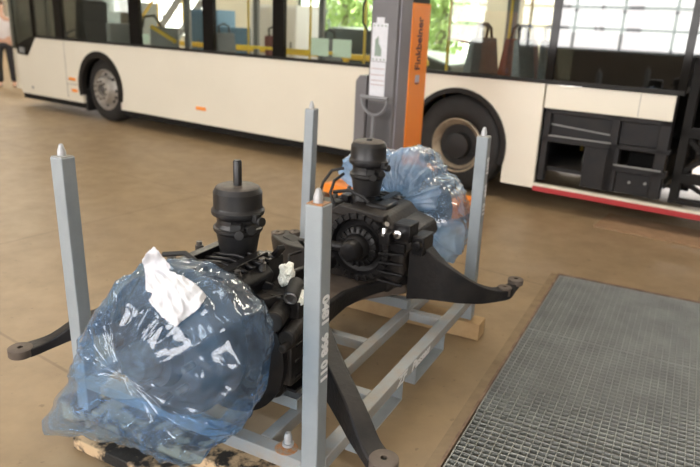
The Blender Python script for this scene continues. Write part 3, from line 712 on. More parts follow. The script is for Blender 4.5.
lettering('ZF', .056, (.0312, .66, .2255), (0, 1, 0), (0, 0, 1), 'stencilled_name', M['white'], rack, depth=.0006, bold=.002, shear=.3, stretch=1.4)
lettering('Passau', .056, (.0312, .87, .2255), (0, 1, 0), (0, 0, 1), 'stencilled_name', M['white'], rack, depth=.0006, bold=.002, shear=.3, stretch=1.4)

# ================================================================= PORTAL AXLE
AX, AZ = -.46, .61
axle = thing('portal_axle', 'black drive axle with two brake chambers lying on the grey rack', 'axle', RACK, (AX, .83, .3))
def bolts(ctr, r, n, rb, h, name, m, parent, axis='Y', a0=0, sgn=-1, hexn=6, span=2 * PI):
    b = MB()
    for k in range(n):
        a = a0 + span * k / n
        if axis == 'Y': c = (ctr[0] + r * math.cos(a), ctr[1], ctr[2] + r * math.sin(a))
        else: c = (ctr[0] + r * math.cos(a), ctr[1] + r * math.sin(a), ctr[2])
        b.lathe([(rb, 0), (rb, sgn * h), (rb * .8, sgn * h * 1.1), (0, sgn * h * 1.1)], c, axis, hexn)
    return b.build(name, m, parent)
# --- hubs with brake discs
for s, y in ((-1, -.06), (1, 1.80)):
    d = MB().lathe([(.06, s * .19), (.10, s * .19), (.115, s * .15), (.20, s * .135), (.235, s * .115), (.242, s * .10), (.242, s * .0), (.22, -s * .02), (.12, -s * .03), (.12, -s * .14), (.08, -s * .2)], (AX, y, AZ), 'Y', 56)
    dd = d.build('brake_disc', M['disc'], axle, smooth=35)
    h = MB().lathe([(0, s * .25), (.05, s * .25), (.062, s * .235), (.07, s * .18), (.09, s * .18)], (AX, y, AZ), 'Y', 32).build('wheel_hub', M['steel'], dd, smooth=35)
    for k in range(10): bolts((AX, y + s * .14, AZ), .145, 1, .011, .045, 'wheel_stud', M['steel'], dd, a0=2 * PI * k / 10, sgn=s, hexn=10)
# --- axle beam between the two gear housings
oc_ = [(-.27, .30), (-.30, .45), (-.36, .60), (-.388, .78), (-.388, .93), (-.35, 1.04), (-.25, 1.17), (-.20, 1.24)]
left = [(-.66, 1.24), (-.62, 1.10), (-.585, .93), (-.585, .78), (-.61, .60), (-.66, .45), (-.68, .30)]
bt = MB().prism(oc_ + left, .345, .405).build('axle_beam', M['beamtop'], axle, bevel=.01, seg=3)
def flange(pts, sx, zs):
    R_ = []
    for (x, y), (z0, z1) in zip(pts, zs): R_.append([(x + .012 * sx, y, z0), (x - .022 * sx, y, z0), (x - .022 * sx, y, z1), (x + .012 * sx, y, z1)])
    MB().loft(R_).build('beam_flange', M['arm'], bt, bevel=.008, seg=3, smooth=50)
flange(oc_, 1, [(.33, .43)] * 3 + [(.335, .425), (.345, .425), (.36, .425), (.39, .435), (.40, .44)])
flange(left, -1, [(.40, .44), (.36, .43)] + [(.33, .43)] * 5)
MB().loft([[(-.70, .36, .46), (-.67, .36, .46), (-.67, .36, .56), (-.70, .36, .56)], [(-.66, .8, .44), (-.63, .8, .44), (-.63, .8, .50), (-.66, .8, .50)], [(-.55, 1.16, .46), (-.51, 1.16, .46), (-.51, 1.16, .52), (-.55, 1.16, .52)]]).build('tie_bar', M['arm'], axle, bevel=.008)

# --- near gear housing
nh = MB().prism([(-.66, .40), (-.60, .32), (-.30, .305), (-.215, .345), (-.20, .52), (-.225, .62), (-.31, .665), (-.52, .70), (-.62, .64)], .12, .40, 'Y').build('near_gear_housing', M['black'], axle, bevel=.02, seg=3)
cv = MB().lathe([(.24, .02), (.245, -.02), (.20, -.04), (.12, -.045)], (-.43, .12, .49), 'Y', 40); cv.build('hub_carrier', M['black'], nh, smooth=35)
bs = MB()
bs.lathe([(0, -.10), (.02, -.10), (.035, -.09), (.035, .10), (0, .10)], (-.245, .16, .655), (.35, -.9, .1), 20)
bs.lathe([(0, -.07), (.018, -.07), (.03, -.06), (.03, .08), (0, .08)], (-.195, .18, .60), (.2, -.95, 0), 20)
bs.lathe([(0, -.03), (.016, -.03), (.018, .03), (0, .03)], (-.175, .10, .575), 'Y', 12)
bs.box(-.30, -.19, .20, .36, .62, .69); bs.box(-.23, -.175, .13, .32, .40, .60)
bs.build('housing_boss', M['blackdust'], nh, bevel=.006, smooth=40)
rb = MB()
for z in (.36, .42, .48, .54): rb.box(-.215, -.172, .16, .38, z, z + .012)
rb.build('housing_rib', M['black'], nh, bevel=.003)
# bolted bracket plate with bolt holes, beside the near chamber
bp_ = MB().prism([(-.50, .20), (-.30, .145), (-.215, .31), (-.40, .40)], .615, .70).build('bracket_block', M['blackdust'], axle, bevel=.006)
holes_at = [(-.455 + .24 * t, .23 - .055 * t, .0085) for t in (0, .17, .34, .51, .68, .80)] + [(-.39 + .034 * i, .372 - .016 * i, .0085) for i in range(5)] + [(-.45 + .05 * i, .30 - .01 * i, .007) for i in range(3)]
for x, y, r in holes_at: MB().lathe([(0, .7), (r, .7), (r, .7025), (0, .7025)], (x, y, 0), 'Z', 10).build('bolt_hole', M['rubber'], bp_)
pt_ = MB().lathe([(.011, .0), (.012, -.055), (.026, -.055), (.028, -.05), (.028, .05), (0, .05)], (-.235, .235, .715), (-.35, .9, .12), 24)
pt_.build('hose_port', M['rubber'], axle, smooth=40)
pr_ = MB().lathe([(.012, -.056), (.019, -.0585), (.024, -.056)], (-.235, .235, .715), (-.35, .9, .12), 24); pr_.build('port_ring', M['steel'], axle, smooth=40)

# --- brake calipers and chambers
def chamber(cx, cy, z0, stud, hi, s=1.0):
    # z0 foot, hi crown height
    k = (hi - z0) / .25 * 1.0
    Z = lambda v: z0 + v * k
    prof = [(.0, Z(0)), (.060, Z(0)), (.067, Z(.006)), (.073, Z(.04)), (.080, Z(.078)), (.088, Z(.088)), (.090, Z(.091)), (.090, Z(.101)), (.083, Z(.105)), (.077, Z(.118)), (.077, Z(.134)),
            (.088, Z(.146)), (.0945, Z(.149)), (.0965, Z(.155)), (.0965, Z(.164)), (.091, Z(.170)), (.0885, Z(.176)), (.0885, Z(.228)), (.079, Z(.2445)), (.074, Z(.247)), (.022, Z(.2495)), (.021, Z(.243)), (0, Z(.243))]
    prof = [(r * s, z) for r, z in prof]
    b = MB().lathe(prof, (cx, cy, 0), 'Z', 48).build('brake_chamber', M['cyl'], axle, smooth=22)
    MB().lathe([(.079 * s, Z(.2440)), (.0785 * s, Z(.2455)), (.066 * s, Z(.2512)), (.022 * s, Z(.2512))], (cx, cy, 0), 'Z', 48).build('chamber_crown', M['dust'], b, smooth=60)
    MB().lathe([(.0155, Z(.24)), (.0155, Z(.25) + stud - .006), (.012, Z(.25) + stud), (0, Z(.25) + stud)], (cx, cy, 0), 'Z', 20).build('release_stud', M['cyl'], b, smooth=40)
    f = MB()
    for ang, zz in ((-.55, .115), (-.2, .138), (-.9, .1)):
        c = Vector((cx + .088 * s * math.cos(ang), cy + .088 * s * math.sin(ang), Z(zz)))
        f.lathe([(0, 0), (.012, 0), (.012, .025), (.017, .026), (.017, .04), (0, .042)], c, (math.cos(ang), math.sin(ang), .1), 10)
    a = -1.0; f.box(-.03, .03, -.018, .018, -.012, .012, Matrix.Translation((cx + .088 * s * math.cos(a), cy + .088 * s * math.sin(a), Z(.125))) @ Matrix.Rotation(a, 4, 'Z'))
    f.build('air_fitting', M['rubber'], b, smooth=40)
    for ang in (2.6, -.25): MB().box(-.006, .02, -.012, .012, -.012, .012, Matrix.Translation((cx + .096 * s * math.cos(ang), cy + .096 * s * math.sin(ang), Z(.155))) @ Matrix.Rotation(ang, 4, 'Z')).build('clamp_lug', M['rubber'], b)
    return b
chamber(-.5, .27, .795, .092, 1.05)
chamber(-.482, 1.3, .80, .01, 1.072, 1.0)
def caliper(y, s, z0=.70):
    c = MB()
    c.prism([(-.68, z0 - .02), (-.36, z0 - .02), (-.335, z0 + .05), (-.38, z0 + .095), (-.46, z0 + .10), (-.62, z0 + .075), (-.70, z0 + .03)], y - .10 * 1, y + .10, 'Y')
    o = c.build('brake_caliper', M['black'], axle, bevel=.012, seg=3)
    r = MB()
    for k in range(5):
        yy = y - .11 + k * .045
        r.prism([(-.70, z0 + .04), (-.36, z0 + .09), (-.34, z0 + .105), (-.45, z0 + .118), (-.62, z0 + .095), (-.71, z0 + .06)], yy, yy + .016, 'Y')
    r.box(-.60, -.56, y - .13, y + .12, z0 + .085, z0 + .12); r.box(-.42, -.38, y - .13, y + .12, z0 + .08, z0 + .115)
    r.build('caliper_rib', M['black'], o, bevel=.004)
    for x, yy in ((-.66, y - .08), (-.66, y + .07), (-.36, y - .09), (-.36, y + .05), (-.50, y - .11)):
        MB().lathe([(.016, 0), (.016, .03), (.011, .031), (.011, .045), (0, .045)], (x, yy, z0 + .07), 'Z', 8).build('caliper_bolt', M['steel'], o)
    p = MB().tube([(-.64, y - .14, z0 + .13), (-.55, y - .13, z0 + .15), (-.46, y - .15, z0 + .13), (-.38, y - .12, z0 + .05)], .009, 8); p.build('wear_sensor_cable', M['rubber'], o, smooth=60)
    return o
c1 = caliper(.17, -1); caliper(1.38, 1, .67)
# neck between caliper and chamber
for x, y, a, b in ((-.5, .27, .74, .80), (-.5, 1.3, .66, .805)): MB().lathe([(0, a), (.066, a), (.062, b - .02), (.055, b), (0, b)], (x, y, 0), 'Z', 24).build('chamber_bracket', M['black'], axle, smooth=40)
br = MB()
br.bar((-.58, .20, .79), (-.38, .33, .785), .05, .02); br.bar((-.38, .33, .785), (-.33, .30, .84), .03, .02); br.box(-.44, -.36, .26, .36, .66, .79); br.bar((-.44, .13, .79), (-.33, .24, .70), .018, .03)
br.build('caliper_bracket', M['black'], axle, bevel=.004)
ca = MB(); ca.tube([(-.50, .07, .82), (-.44, .10, .80), (-.40, .14, .76), (-.37, .16, .70)], [.009, .012, .02, .024], 10); ca.build('slack_lever', M['blackdust'], axle, smooth=60)

# --- far gear housing with the round ribbed cover
ho_ = [(-.74, .36), (-.70, .62), (-.64, .72), (-.55, .745), (-.50, .775), (-.30, .765), (-.255, .72), (-.155, .69), (-.138, .63), (-.19, .58), (-.185, .47), (-.26, .37), (-.50, .335)]
fh = MB().prism(ho_, 1.13, 1.46, 'Y').build('far_gear_housing', M['blackdust'], axle, bevel=.02, seg=3)
MB().prism([(-.60, .73), (-.53, .785), (-.29, .765), (-.29, .73)], 1.10, 1.16, 'Y').build('housing_flange', M['blackdust'], fh, bevel=.008)
cc = (-.420, 1.13, .590)
MB().lathe([(r * .88, h) for r, h in [(.192, 0), (.192, -.026), (.186, -.034), (.160, -.036), (.154, -.030), (.148, -.010), (.118, -.004), (.112, -.03), (.104, -.036), (.078, -.04), (.074, -.06), (.066, -.072), (.060, -.076), (.056, -.118), (.046, -.130), (.026, -.134), (0, -.134)]], cc, 'Y', 64).build('round_cover', M['black'], fh, smooth=35)
def cover_pieces(n, r0, r1, y0, y1, w, name, m, a0=0):
    first = None
    for k in range(n):
        a = a0 + 2 * PI * k / n
        if first is None:
            b = MB(); b.loft([[(r0, -w, y0), (r0, w, y0), (r0, w, y1), (r0, -w, y1)], [(r1, -w, y0), (r1, w, y0), (r1, w, y1), (r1, -w, y1)]])
            o = b.build(name, m, None, bevel=.002); first = o; o.parent = fh
        else: o = first.copy(); C.objects.link(o)
        o.matrix_local = Matrix.Translation(Vector(cc) - OFF[fh.name]) @ Matrix.Rotation(PI / 2, 4, 'X') @ Matrix.Rotation(a, 4, 'Z')
cover_pieces(24, .142, .170, .030, .046, .008, 'cover_bolt', M['black'], .08)
cover_pieces(18, .074, .100, .030, .048, .004, 'cover_rib', M['black'])
MB().lathe([(0, -.09), (.022, -.09), (.022, 0), (0, 0)], (cc[0] - .035, cc[1] - .105, cc[2] + .012), (1, .1, 0), 16).build('cover_plug', M['black'], fh, smooth=40)
fr_ = MB()
for z, e in ((.585, .05), (.54, .03), (.495, .0), (.45, -.02)):
    fr_.loft([[(-.30, 1.12, z - .006), (-.30, 1.12, z + .006), (-.30, 1.08, z + .006), (-.30, 1.08, z - .006)], [(-.185, 1.13, z + e * .3 - .02), (-.185, 1.13, z + e * .3 - .008), (-.185, 1.115, z + e * .3 - .008), (-.185, 1.115, z + e * .3 - .02)]])
fr_.box(-.30, -.18, 1.11, 1.14, .60, .64)
fr_.build('housing_rib', M['black'], fh, bevel=.003)
sf = MB(); sf.lathe([(0, -.03), (.014, -.03), (.014, 0), (.010, .01), (.010, .03), (0, .03)], (-.272, 1.075, .712), (0, .1, 1), 14); sf.lathe([(0, 0), (.012, 0), (.012, .03), (0, .03)], (-.268, 1.07, .728), (.5, -.5, .6), 14)
sf.build('breather_elbow', M['chrome'], axle, smooth=45)
s2 = MB(); s2.lathe([(0, -.05), (.012, -.05), (.02, -.045), (.02, 0), (0, 0)], (-.20, 1.10, .705), 'Y', 14); s2.build('sensor_plug', M['chrome'], axle, smooth=45)
s3 = MB(); s3.box(-.29, -.24, 1.06, 1.13, .64, .70); s3.box(-.235, -.15, 1.09, 1.20, .66, .745); s3.lathe([(0, -.04), (.022, -.04), (.022, 0), (0, 0)], (-.115, 1.13, .655), 'Y', 10); s3.box(-.15, -.09, 1.12, 1.25, .60, .69)
s3.build('sensor_bracket', M['black'], axle, bevel=.006, smooth=40)
bolts((-.47, 1.13, .74), .0001, 1, .012, .02, 'flange_bolt', M['black'], fh)
gap = MB(); gap.prism([(-.18, .36), (-.135, .37), (-.13, .64), (-.17, .64)], 1.17, 1.30, 'Y'); gap.build('arm_flange', M['black'], axle, bevel=.006)
# hoses by the far chamber
hz = MB()
hz.tube([(-.585, 1.24, .93), (-.63, 1.20, .92), (-.665, 1.18, .86), (-.68, 1.17, .80), (-.65, 1.17, .755), (-.60, 1.18, .76)], .0075, 8)
hz.tube([(-.59, 1.25, .90), (-.615, 1.2, .87), (-.625, 1.18, .81), (-.60, 1.17, .765)], .0075, 8)
hz.build('air_hose', M['rubber'], axle, smooth=60)
hz = MB()
hz.tube([(-.72, 1.12, .52), (-.72, 1.05, .58), (-.66, 1.02, .60), (-.62, 1.05, .55), (-.63, 1.09, .46)], .008, 8)
hz.tube([(-.74, 1.1, .50), (-.76, 1.02, .50), (-.73, .98, .44), (-.68, 1.0, .40)], .008, 8); hz.build('air_hose', M['rubber'], axle, smooth=60)
MB().box(-.70, -.58, 1.16, 1.26, .66, .765).build('caliper_housing', M['black'], axle, bevel=.012, smooth=40)
MB().box(-.44, -.32, 1.2, 1.34, .74, .785).build('caliper_housing', M['black'], axle, bevel=.012, smooth=40)

# --- air-spring arms
def arm(path, name='spring_arm', pads=(), m='arm'):
    """path rows: x, y, z of the top middle, width, depth downwards"""
    rings = []
    n = len(path); pts = []
    # smooth the row list
    for i in range(n - 1):
        for t in (0, .25, .5, .75):
            p0, p1, p2, p3 = path[max(i - 1, 0)], path[i], path[i + 1], path[min(i + 2, n - 1)]
            pts.append([.5 * (2 * b + (c - a) * t + (2 * a - 5 * b + 4 * c - d) * t * t + (-a + 3 * b - 3 * c + d) * t ** 3) for a, b, c, d in zip(p0, p1, p2, p3)])
    pts.append(list(path[-1]))
    for i, q in enumerate(pts):
        a, b = pts[max(i - 1, 0)], pts[min(i + 1, len(pts) - 1)]
        d = Vector((b[0] - a[0], b[1] - a[1], 0)).normalized(); s_ = Vector((-d.y, d.x, 0)) * q[3] / 2
        c = Vector(q[:3])
        rings.append([c + s_, c - s_, c - s_ - Vector((0, 0, q[4])), c + s_ - Vector((0, 0, q[4]))])
    o = MB().loft(rings).build(name, M[m], axle, bevel=.008, seg=3, smooth=40)
    for (x, y, z, r, h) in pads:
        MB().lathe([(0, -h), (r * .95, -h), (r, -h + .004), (r, -.003), (r - .004, 0), (.011, 0), (.011, -.012), (0, -.012)], (x, y, z + .004), 'Z', 28).build('arm_pad', M['beamtop'], o, smooth=40)
        MB().lathe([(0, 0), (.010, 0), (.010, .001), (0, .001)], (x, y, z - .006), 'Z', 16).build('pad_hole', M['rubber'], o)
    return o
arm([(-.27, .40, .58, .09, .20), (-.16, .31, .555, .075, .19), (-.06, .215, .52, .07, .15), (.045, .13, .475, .068, .12), (.12, .075, .432, .068, .10), (.19, .02, .385, .072, .055), (.235, -.005, .365, .082, .045)],
    pads=[(.255, -.015, .368, .046, .045)])
arm([(-.62, .38, .56, .09, .20), (-.78, .29, .55, .075, .17), (-.92, .20, .53, .07, .14), (-1.03, .125, .495, .07, .11), (-1.13, .06, .452, .068, .075), (-1.20, -.03, .385, .06, .04), (-1.235, -.10, .368, .075, .035), (-1.25, -.13, .366, .07, .03)],
    pads=[(-1.248, -.135, .367, .046, .035), (-1.135, .06, .453, .038, .03)])
arm([(-.17, 1.20, .655, .10, .30), (-.10, 1.20, .63, .085, .26), (-.02, 1.21, .565, .075, .19), (.065, 1.255, .50, .07, .135), (.14, 1.32, .442, .07, .085), (.20, 1.395, .408, .065, .055), (.235, 1.45, .405, .07, .05), (.255, 1.50, .412, .045, .04), (.262, 1.53, .42, .05, .03)],
    pads=[(.232, 1.44, .41, .034, .045), (.262, 1.53, .428, .038, .03)])
arm([(-.70, 1.22, .50, .12, .24), (-.80, 1.24, .485, .12, .23), (-.90, 1.29, .47, .13, .20), (-.99, 1.35, .462, .13, .13), (-1.06, 1.41, .458, .12, .06), (-1.10, 1.44, .456, .10, .05)],
    pads=[(-1.075, 1.39, .462, .038, .04), (-1.00, 1.45, .465, .032, .03)])
ap = MB().prism([(-1.0, 1.33), (-.86, 1.26), (-.85, 1.31), (-.98, 1.385)], .462, .470); ap.build('arm_slot', M['rubber'], axle)

# ================================================================= CREAM WRAPS on the ports
def wad(c, r, lab, seed, flat=1):
    b = MB(); bmesh.ops.create_icosphere(b.bm, subdivisions=4, radius=1)
    for v in b.bm.verts:
        p = v.co.copy(); n1 = noise.noise(p * 1.6 + Vector((seed, 0, 0))); n2 = 1 - abs(noise.noise(p * 3.2 + Vector((0, seed, 0)))) * 2
        k = .8 + .45 * n1 + .18 * n2
        v.co = Vector((p.x * r[0], p.y * r[1], p.z * r[2])) * k + Vector(c)
    return single(b, 'crumpled_wrap', lab, 'wrap', M['tape'], RACK, (c[0], c[1], c[2] - r[2]), smooth=25)
wad((-.297, .285, .745), (.034, .034, .047), 'upright crumpled cream wrap on a pipe port of the axle', 3)
wad((-.215, .245, .692), (.055, .040, .025), 'flatter crumpled cream wrap lying beside the near rack post', 8)

# ================================================================= FILM BAGS
def smooth_radius(outline, c):
    A = sorted((math.atan2(z - c[1], x - c[0]) % (2 * PI), math.hypot(x - c[0], z - c[1])) for x, z in outline)
    A = [(A[-1][0] - 2 * PI, A[-1][1])] + A + [(A[0][0] + 2 * PI, A[0][1])]
    def f(t):
        t %= 2 * PI
        for (a, ra), (b, rb_) in zip(A, A[1:]):
            if a <= t <= b:
                u = (t - a) / (b - a + 1e-9); u = u * u * (3 - 2 * u) * .5 + u * .5
                return ra + (rb_ - ra) * u
        return A[0][1]
    return f
def bag(name, lab, outline, c, prof, ym, folds, seed, m, nt=260, ns=120):
    """prof: rows (t, share of the outline radius, y) from the middle of the cap to the open end"""
    R = smooth_radius(outline, c); G = []
    def lerp(t):
        for a, b in zip(prof, prof[1:]):
            if a[0] <= t <= b[0]:
                u = (t - a[0]) / (b[0] - a[0]); return a[1] + (b[1] - a[1]) * u, a[2] + (b[2] - a[2]) * u
        return prof[-1][1], prof[-1][2]
    for i in range(ns + 1):
        t = i / ns; row = []
        for k in range(nt + 1):
            th = 2 * PI * (k % nt) / nt
            rho, y = lerp(t); r = R(th) * rho
            low = max(0, -math.sin(th)); y = min(y, ym(th))
            # folds: sharp ridges running from the gather outwards
            p = Vector((math.cos(th) * 2.2, math.sin(th) * 2.2, t * 1.3 + seed))
            q = Vector((math.cos(th) * rho * 1.6, math.sin(th) * rho * 1.6, y * 5 + seed))
            f1 = (1 - abs(noise.noise(p * folds)) * 2); f2 = 1 - abs(noise.noise(q * 2.1)) * 2; f3 = 1 - abs(noise.noise(q * 5.5)) * 2
            f1 = max(f1, -.4); q4 = Vector((math.cos(th) * 3.4, math.sin(th) * 3.4, seed + 7)) ; f4 = 1 - abs(noise.noise(q4 * 1.7)) * 2
            patch = max(0, noise.noise(q * .9 + Vector((3, 1, 2))) + .05)
            d = (.013 * f1 * abs(f1) + .013 * f4 ** 3) * min(1, rho * 1.4) + .010 * f2 + .014 * f3 * patch - .012
            nrm = Vector((math.cos(th) * rho, -(1 - rho * .75), math.sin(th) * rho)).normalized()
            P_ = Vector((c[0] + r * math.cos(th), y, c[1] + r * math.sin(th))) + nrm * d
            row.append(P_)
        G.append(row)
    b = MB().grid(G); bmesh.ops.remove_doubles(b.bm, verts=b.bm.verts, dist=.0004)
    bv = BVHTree.FromBMesh(b.bm)
    base = (c[0], G[ns // 2][0].y, min(p.z for r_ in G for p in r_))
    return single(b, name, lab, 'plastic bag', m, RACK, base, smooth=180), bv
out1 = [(-.473, .905), (-.40, .918), (-.30, .915), (-.20, .885), (-.12, .83), (-.075, .77), (-.065, .71), (-.073, .66), (-.10, .55), (-.144, .454), (-.26, .33), (-.35, .235), (-.41, .235), (-.454, .265), (-.60, .245), (-.78, .20), (-.895, .153), (-1.02, .125), (-1.03, .17), (-.94, .27), (-.84, .42), (-.755, .57), (-.69, .69), (-.625, .775), (-.565, .835)]
bag1, bv1 = bag('plastic_bag', 'large crumpled blue plastic bag over the near wheel hub', out1, (-.431, .61),
    [(0, .0, -.375), (.25, .45, -.37), (.42, .72, -.335), (.56, .92, -.27), (.68, 1.0, -.20), (.84, .95, -.11), (1, .80, -.03)],
    lambda th: .30 if math.sin(th) > -.25 else (-.05 if math.sin(th) < -.55 else -.05 + (.35) * (math.sin(th) + .55) / .3), 1.6, 4.2, M['film'])
out2 = [(-0.769, 0.907), (-0.715, 0.948), (-0.617, 0.96), (-0.537, 0.937), (-0.463, 0.98), (-0.394, 0.988), (-0.336, 0.98), (-0.291, 0.911), (-0.269, 0.86), (-0.175, 0.804), (-0.11, 0.7), (-0.055, 0.588), (-0.074, 0.449), (-0.132, 0.403), (-0.198, 0.429), (-0.297, 0.502), (-0.425, 0.623), (-0.517, 0.722), (-0.675, 0.667), (-0.805, 0.688), (-0.809, 0.792)]
bag2, bv2 = bag('plastic_bag', 'pale blue plastic bag over the far wheel hub beside the right post', out2, (-.40, .72),
    [(0, .0, 1.49), (.25, .42, 1.50), (.45, .72, 1.52), (.6, .95, 1.57), (.7, 1.0, 1.62), (.85, .93, 1.78), (1, .80, 1.96)],
    lambda th: 2.2, 1.9, 9.1, M['film2'])

# ================================================================= PAPERS on the near bag
def paper(outline, name, lab, lift_=.006, seed=2):
    xs = [p[0] for p in outline]; zs = [p[1] for p in outline]
    d = Vector((-1.27, 1.35, -.77)).normalized(); b = MB(); idx = {}
    def inside(x, z):
        r = False; j = len(outline) - 1
        for i in range(len(outline)):
            (x1, z1), (x2, z2) = outline[i], outline[j]
            if (z1 > z) != (z2 > z) and x < (x2 - x1) * (z - z1) / (z2 - z1) + x1: r = not r
            j = i
        return r
    step = .004; nx = int((max(xs) - min(xs)) / step) + 1; nz = int((max(zs) - min(zs)) / step) + 1
    H_ = {}
    for i in range(nx + 1):
        for k in range(nz + 1):
            x = min(xs) + i * step; z = min(zs) + k * step
            o = Vector((x, -.2, z)) - d * .5
            h = bv1.ray_cast(o, d)
            dist = h[3] if h[0] is not None else None
            H_[(i, k)] = dist
    known = [v for v in H_.values() if v]
    avg = sum(known) / len(known)
    for _ in range(6):
        H2 = {}
        for (i, k), v in H_.items():
            s_ = [H_.get((i + a, k + c)) for a in (-1, 0, 1) for c in (-1, 0, 1)]; s_ = [q for q in s_ if q]
            H2[(i, k)] = min(sum(s_) / len(s_), avg + .05) if s_ else avg + .0
        H_ = H2
    def V(i, k):
        if (i, k) not in idx:
            x = min(xs) + i * step; z = min(zs) + k * step
            cr = .007 * (1 - abs(noise.noise(Vector((x * 22, z * 22, seed)))) * 3) + .004 * noise.noise(Vector((x * 60, z * 60, seed)))
            idx[(i, k)] = b.bm.verts.new(Vector((x, -.2, z)) - d * .5 + d * (H_[(i, k)] - lift_ - .008 - cr))
        return idx[(i, k)]
    for i in range(nx):
        for k in range(nz):
            if inside(min(xs) + (i + .5) * step, min(zs) + (k + .5) * step): b.bm.faces.new((V(i, k), V(i + 1, k), V(i + 1, k + 1), V(i, k + 1)))
    cz = min(v.co.z for v in b.bm.verts); cxm = sum(v.co.x for v in b.bm.verts) / len(b.bm.verts); cy = sum(v.co.y for v in b.bm.verts) / len(b.bm.verts)
    return single(b, name, lab, 'paper', M['paper'], RACK, (cxm, cy, cz), smooth=180, solid=.0012)
paper([(-.500, .905), (-.475, .935), (-.448, .957), (-.420, .935), (-.393, .915), (-.395, .895), (-.35, .893), (-.318, .885), (-.285, .868), (-.262, .850), (-.30, .80), (-.345, .765), (-.384, .732), (-.43, .75), (-.478, .785), (-.462, .81), (-.49, .815), (-.488, .86)],
      'delivery_note', 'crumpled white paper note lying on top of the blue bag')

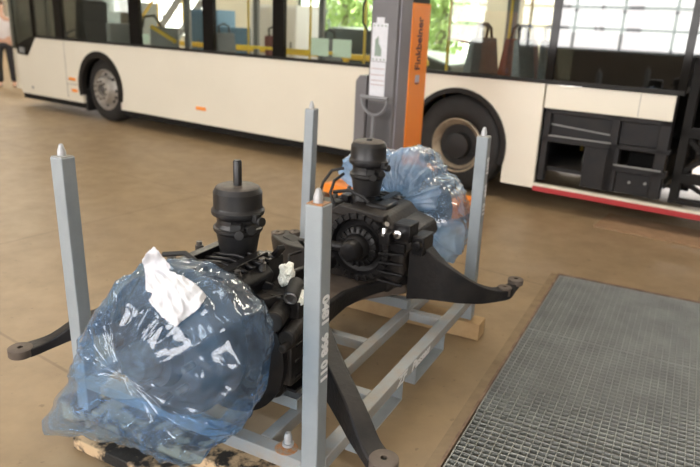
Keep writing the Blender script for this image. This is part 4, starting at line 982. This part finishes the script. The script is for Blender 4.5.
# ================================================================= PERSON at the front of the bus
def person(name, lab, x, y, yaw, group=None):
    F = Matrix.Translation((x, y, 0)) @ Matrix.Rotation(yaw, 4, 'Z')
    t = None
    def skin_mesh(nm, V, E, Rd, m, parent=None, root=0):
        me = bpy.data.meshes.new(nm); me.from_pydata(V, E, []); o = bpy.data.objects.new(nm, me); C.objects.link(o)
        md = o.modifiers.new('skin', 'SKIN'); md.use_smooth_shade = True
        for i, r in enumerate(Rd):
            me.skin_vertices[0].data[i].radius = (r, r) if not isinstance(r, tuple) else r
            me.skin_vertices[0].data[i].use_root = (i == root)
        s_ = o.modifiers.new('sub', 'SUBSURF'); s_.levels = 2; s_.render_levels = 2
        dg = bpy.context.evaluated_depsgraph_get(); m2 = bpy.data.meshes.new_from_object(o.evaluated_get(dg)); m2.materials.clear(); m2.materials.append(m); m2.name = nm
        bpy.data.objects.remove(o)
        o = bpy.data.objects.new(nm, m2); C.objects.link(o)
        if parent: o.parent = parent
        return o
    V = [(0, 0, .92), (0, 0, 1.12), (0, 0, 1.32), (0, .01, 1.42), (0, .015, 1.50), (0, .01, 1.60), (0, .0, 1.68),
         (.19, 0, 1.36), (.25, .02, 1.10), (.24, -.08, .87), (.24, -.10, .80), (-.19, 0, 1.36), (-.26, -.03, 1.10), (-.22, -.12, .90), (-.22, -.14, .83),
         (.10, 0, .86), (.11, .01, .48), (.12, .03, .09), (.12, -.12, .035), (-.10, 0, .86), (-.13, -.05, .48), (-.14, -.02, .09), (-.15, -.17, .035)]
    E_ = [(0, 1), (1, 2), (2, 3), (3, 4), (4, 5), (5, 6), (2, 7), (7, 8), (8, 9), (9, 10), (2, 11), (11, 12), (12, 13), (13, 14), (0, 15), (15, 16), (16, 17), (17, 18), (0, 19), (19, 20), (20, 21), (21, 22)]
    Rd = [(.14, .10), (.13, .10), (.14, .10), .07, .052, (.075, .09), (.06, .075), .055, .042, .03, .032, .055, .042, .03, .032, .085, .058, .042, .035, .085, .058, .042, .035]
    body = skin_mesh(name, V, E_, Rd, M['skin'])
    body.matrix_world = F; body['label'] = lab; body['category'] = 'person'
    if group: body['group'] = group
    Vs = [V[i] for i in (0, 1, 2, 3, 7, 8, 11, 12)] + [(.245, -.03, .97), (-.24, -.08, 1.0)]
    skin_mesh('shirt', Vs, [(0, 1), (1, 2), (2, 3), (2, 4), (4, 5), (5, 8), (2, 6), (6, 7), (7, 9)], [(.165, .12), (.155, .12), (.165, .125), .085, .075, .062, .075, .062, .05, .05], M['shirt'], body)
    Vt = [(0, 0, .98), V[0], V[15], V[16], V[17], V[19], V[20], V[21]]
    skin_mesh('trousers', Vt, [(0, 1), (1, 2), (2, 3), (3, 4), (1, 5), (5, 6), (6, 7)], [(.155, .115), (.16, .12), .105, .08, .068, .105, .08, .068], M['trousers'], body)
    skin_mesh('hair', [(0, .03, 1.63), (0, .035, 1.70), (0, .0, 1.75)], [(0, 1), (1, 2)], [.08, .085, .06], M['hair'], body)
    for sx, a, b2 in ((.12, .03, -.12), (-.15, -.02, -.17)): 
        skin_mesh('shoe', [(sx, a + .03, .05), (sx, (a + b2) / 2, .05), (sx, b2, .035)], [(0, 1), (1, 2)], [.048, .045, .034], M['rubber'], body)
    # face: eyes, nose, ears on the front (-y)
    fc = MB()
    fc.lathe([(0, 0), (.014, .006), (.010, .03), (0, .035)], (0, -.085, 1.60), (0, -.7, .7), 10)
    for s_ in (-1, 1): bmesh.ops.create_uvsphere(fc.bm, u_segments=8, v_segments=6, radius=.018, matrix=Matrix.Translation((s_ * .085, .005, 1.615)))
    fc.build('nose_and_ears', M['skin'], body, smooth=60)
    ey = MB()
    for s_ in (-1, 1): bmesh.ops.create_uvsphere(ey.bm, u_segments=8, v_segments=6, radius=.011, matrix=Matrix.Translation((s_ * .032, -.078, 1.635)))
    ey.box(-.025, .025, -.088, -.075, 1.553, 1.559); ey.build('eyes_and_mouth', M['hair'], body)
    for sx, px_2, pz in ((1, (.24, -.10), .80), (-1, (-.22, -.14), .83)):
        for k in range(4):
            fx_ = px_2[0] + (k - 1.5) * .002; fy_ = px_2[1] - .03 + k * .02
            L = (.065, .08, .075, .06)[k]
            f_ = MB().tube([(fx_, fy_, pz - .005), (fx_, fy_ - .005, pz - .03 - L * .4), (fx_ - sx * .012, fy_ - .008, pz - .03 - L)], [.009, .008, .006], 6); f_.build('finger', M['skin'], body, smooth=60)
        MB().tube([(px_2[0], px_2[1] - .02, pz + .01), (px_2[0] - sx * .01, px_2[1] - .055, pz - .02), (px_2[0] - sx * .015, px_2[1] - .06, pz - .045)], [.011, .009, .007], 6).build('thumb', M['skin'], body, smooth=60)
    return body
person('person', 'person in white shirt and black trousers standing beyond the bus front', -7.36, 13.9, .35)

# ================================================================= WORLD, SUN, EXPOSURE
w = bpy.data.worlds.new('world'); sc.world = w; w.use_nodes = True
bg = w.node_tree.nodes['Background']; bg.inputs[0].default_value = (.93, .97, 1, 1); bg.inputs[1].default_value = 8
sl = bpy.data.lights.new('sun', 'SUN'); sl.energy = 38; sl.angle = .02; sl.color = (1, .95, .85)
so = bpy.data.objects.new('sun', sl); C.objects.link(so); so.rotation_euler = (math.radians(48), 0, math.radians(20))
sc.view_settings.view_transform = 'Standard'; sc.view_settings.look = 'None'; sc.view_settings.gamma = 1; sc.view_settings.use_curve_mapping = False
sc.view_settings.exposure = -.22
sc.cycles.max_bounces = 10; sc.cycles.diffuse_bounces = 4; sc.cycles.glossy_bounces = 3; sc.cycles.transparent_max_bounces = 16; sc.cycles.transmission_bounces = 6
sc.cycles.sample_clamp_indirect = 6; sc.cycles.caustics_reflective = False; sc.cycles.caustics_refractive = False
sc.cycles.use_denoising = True
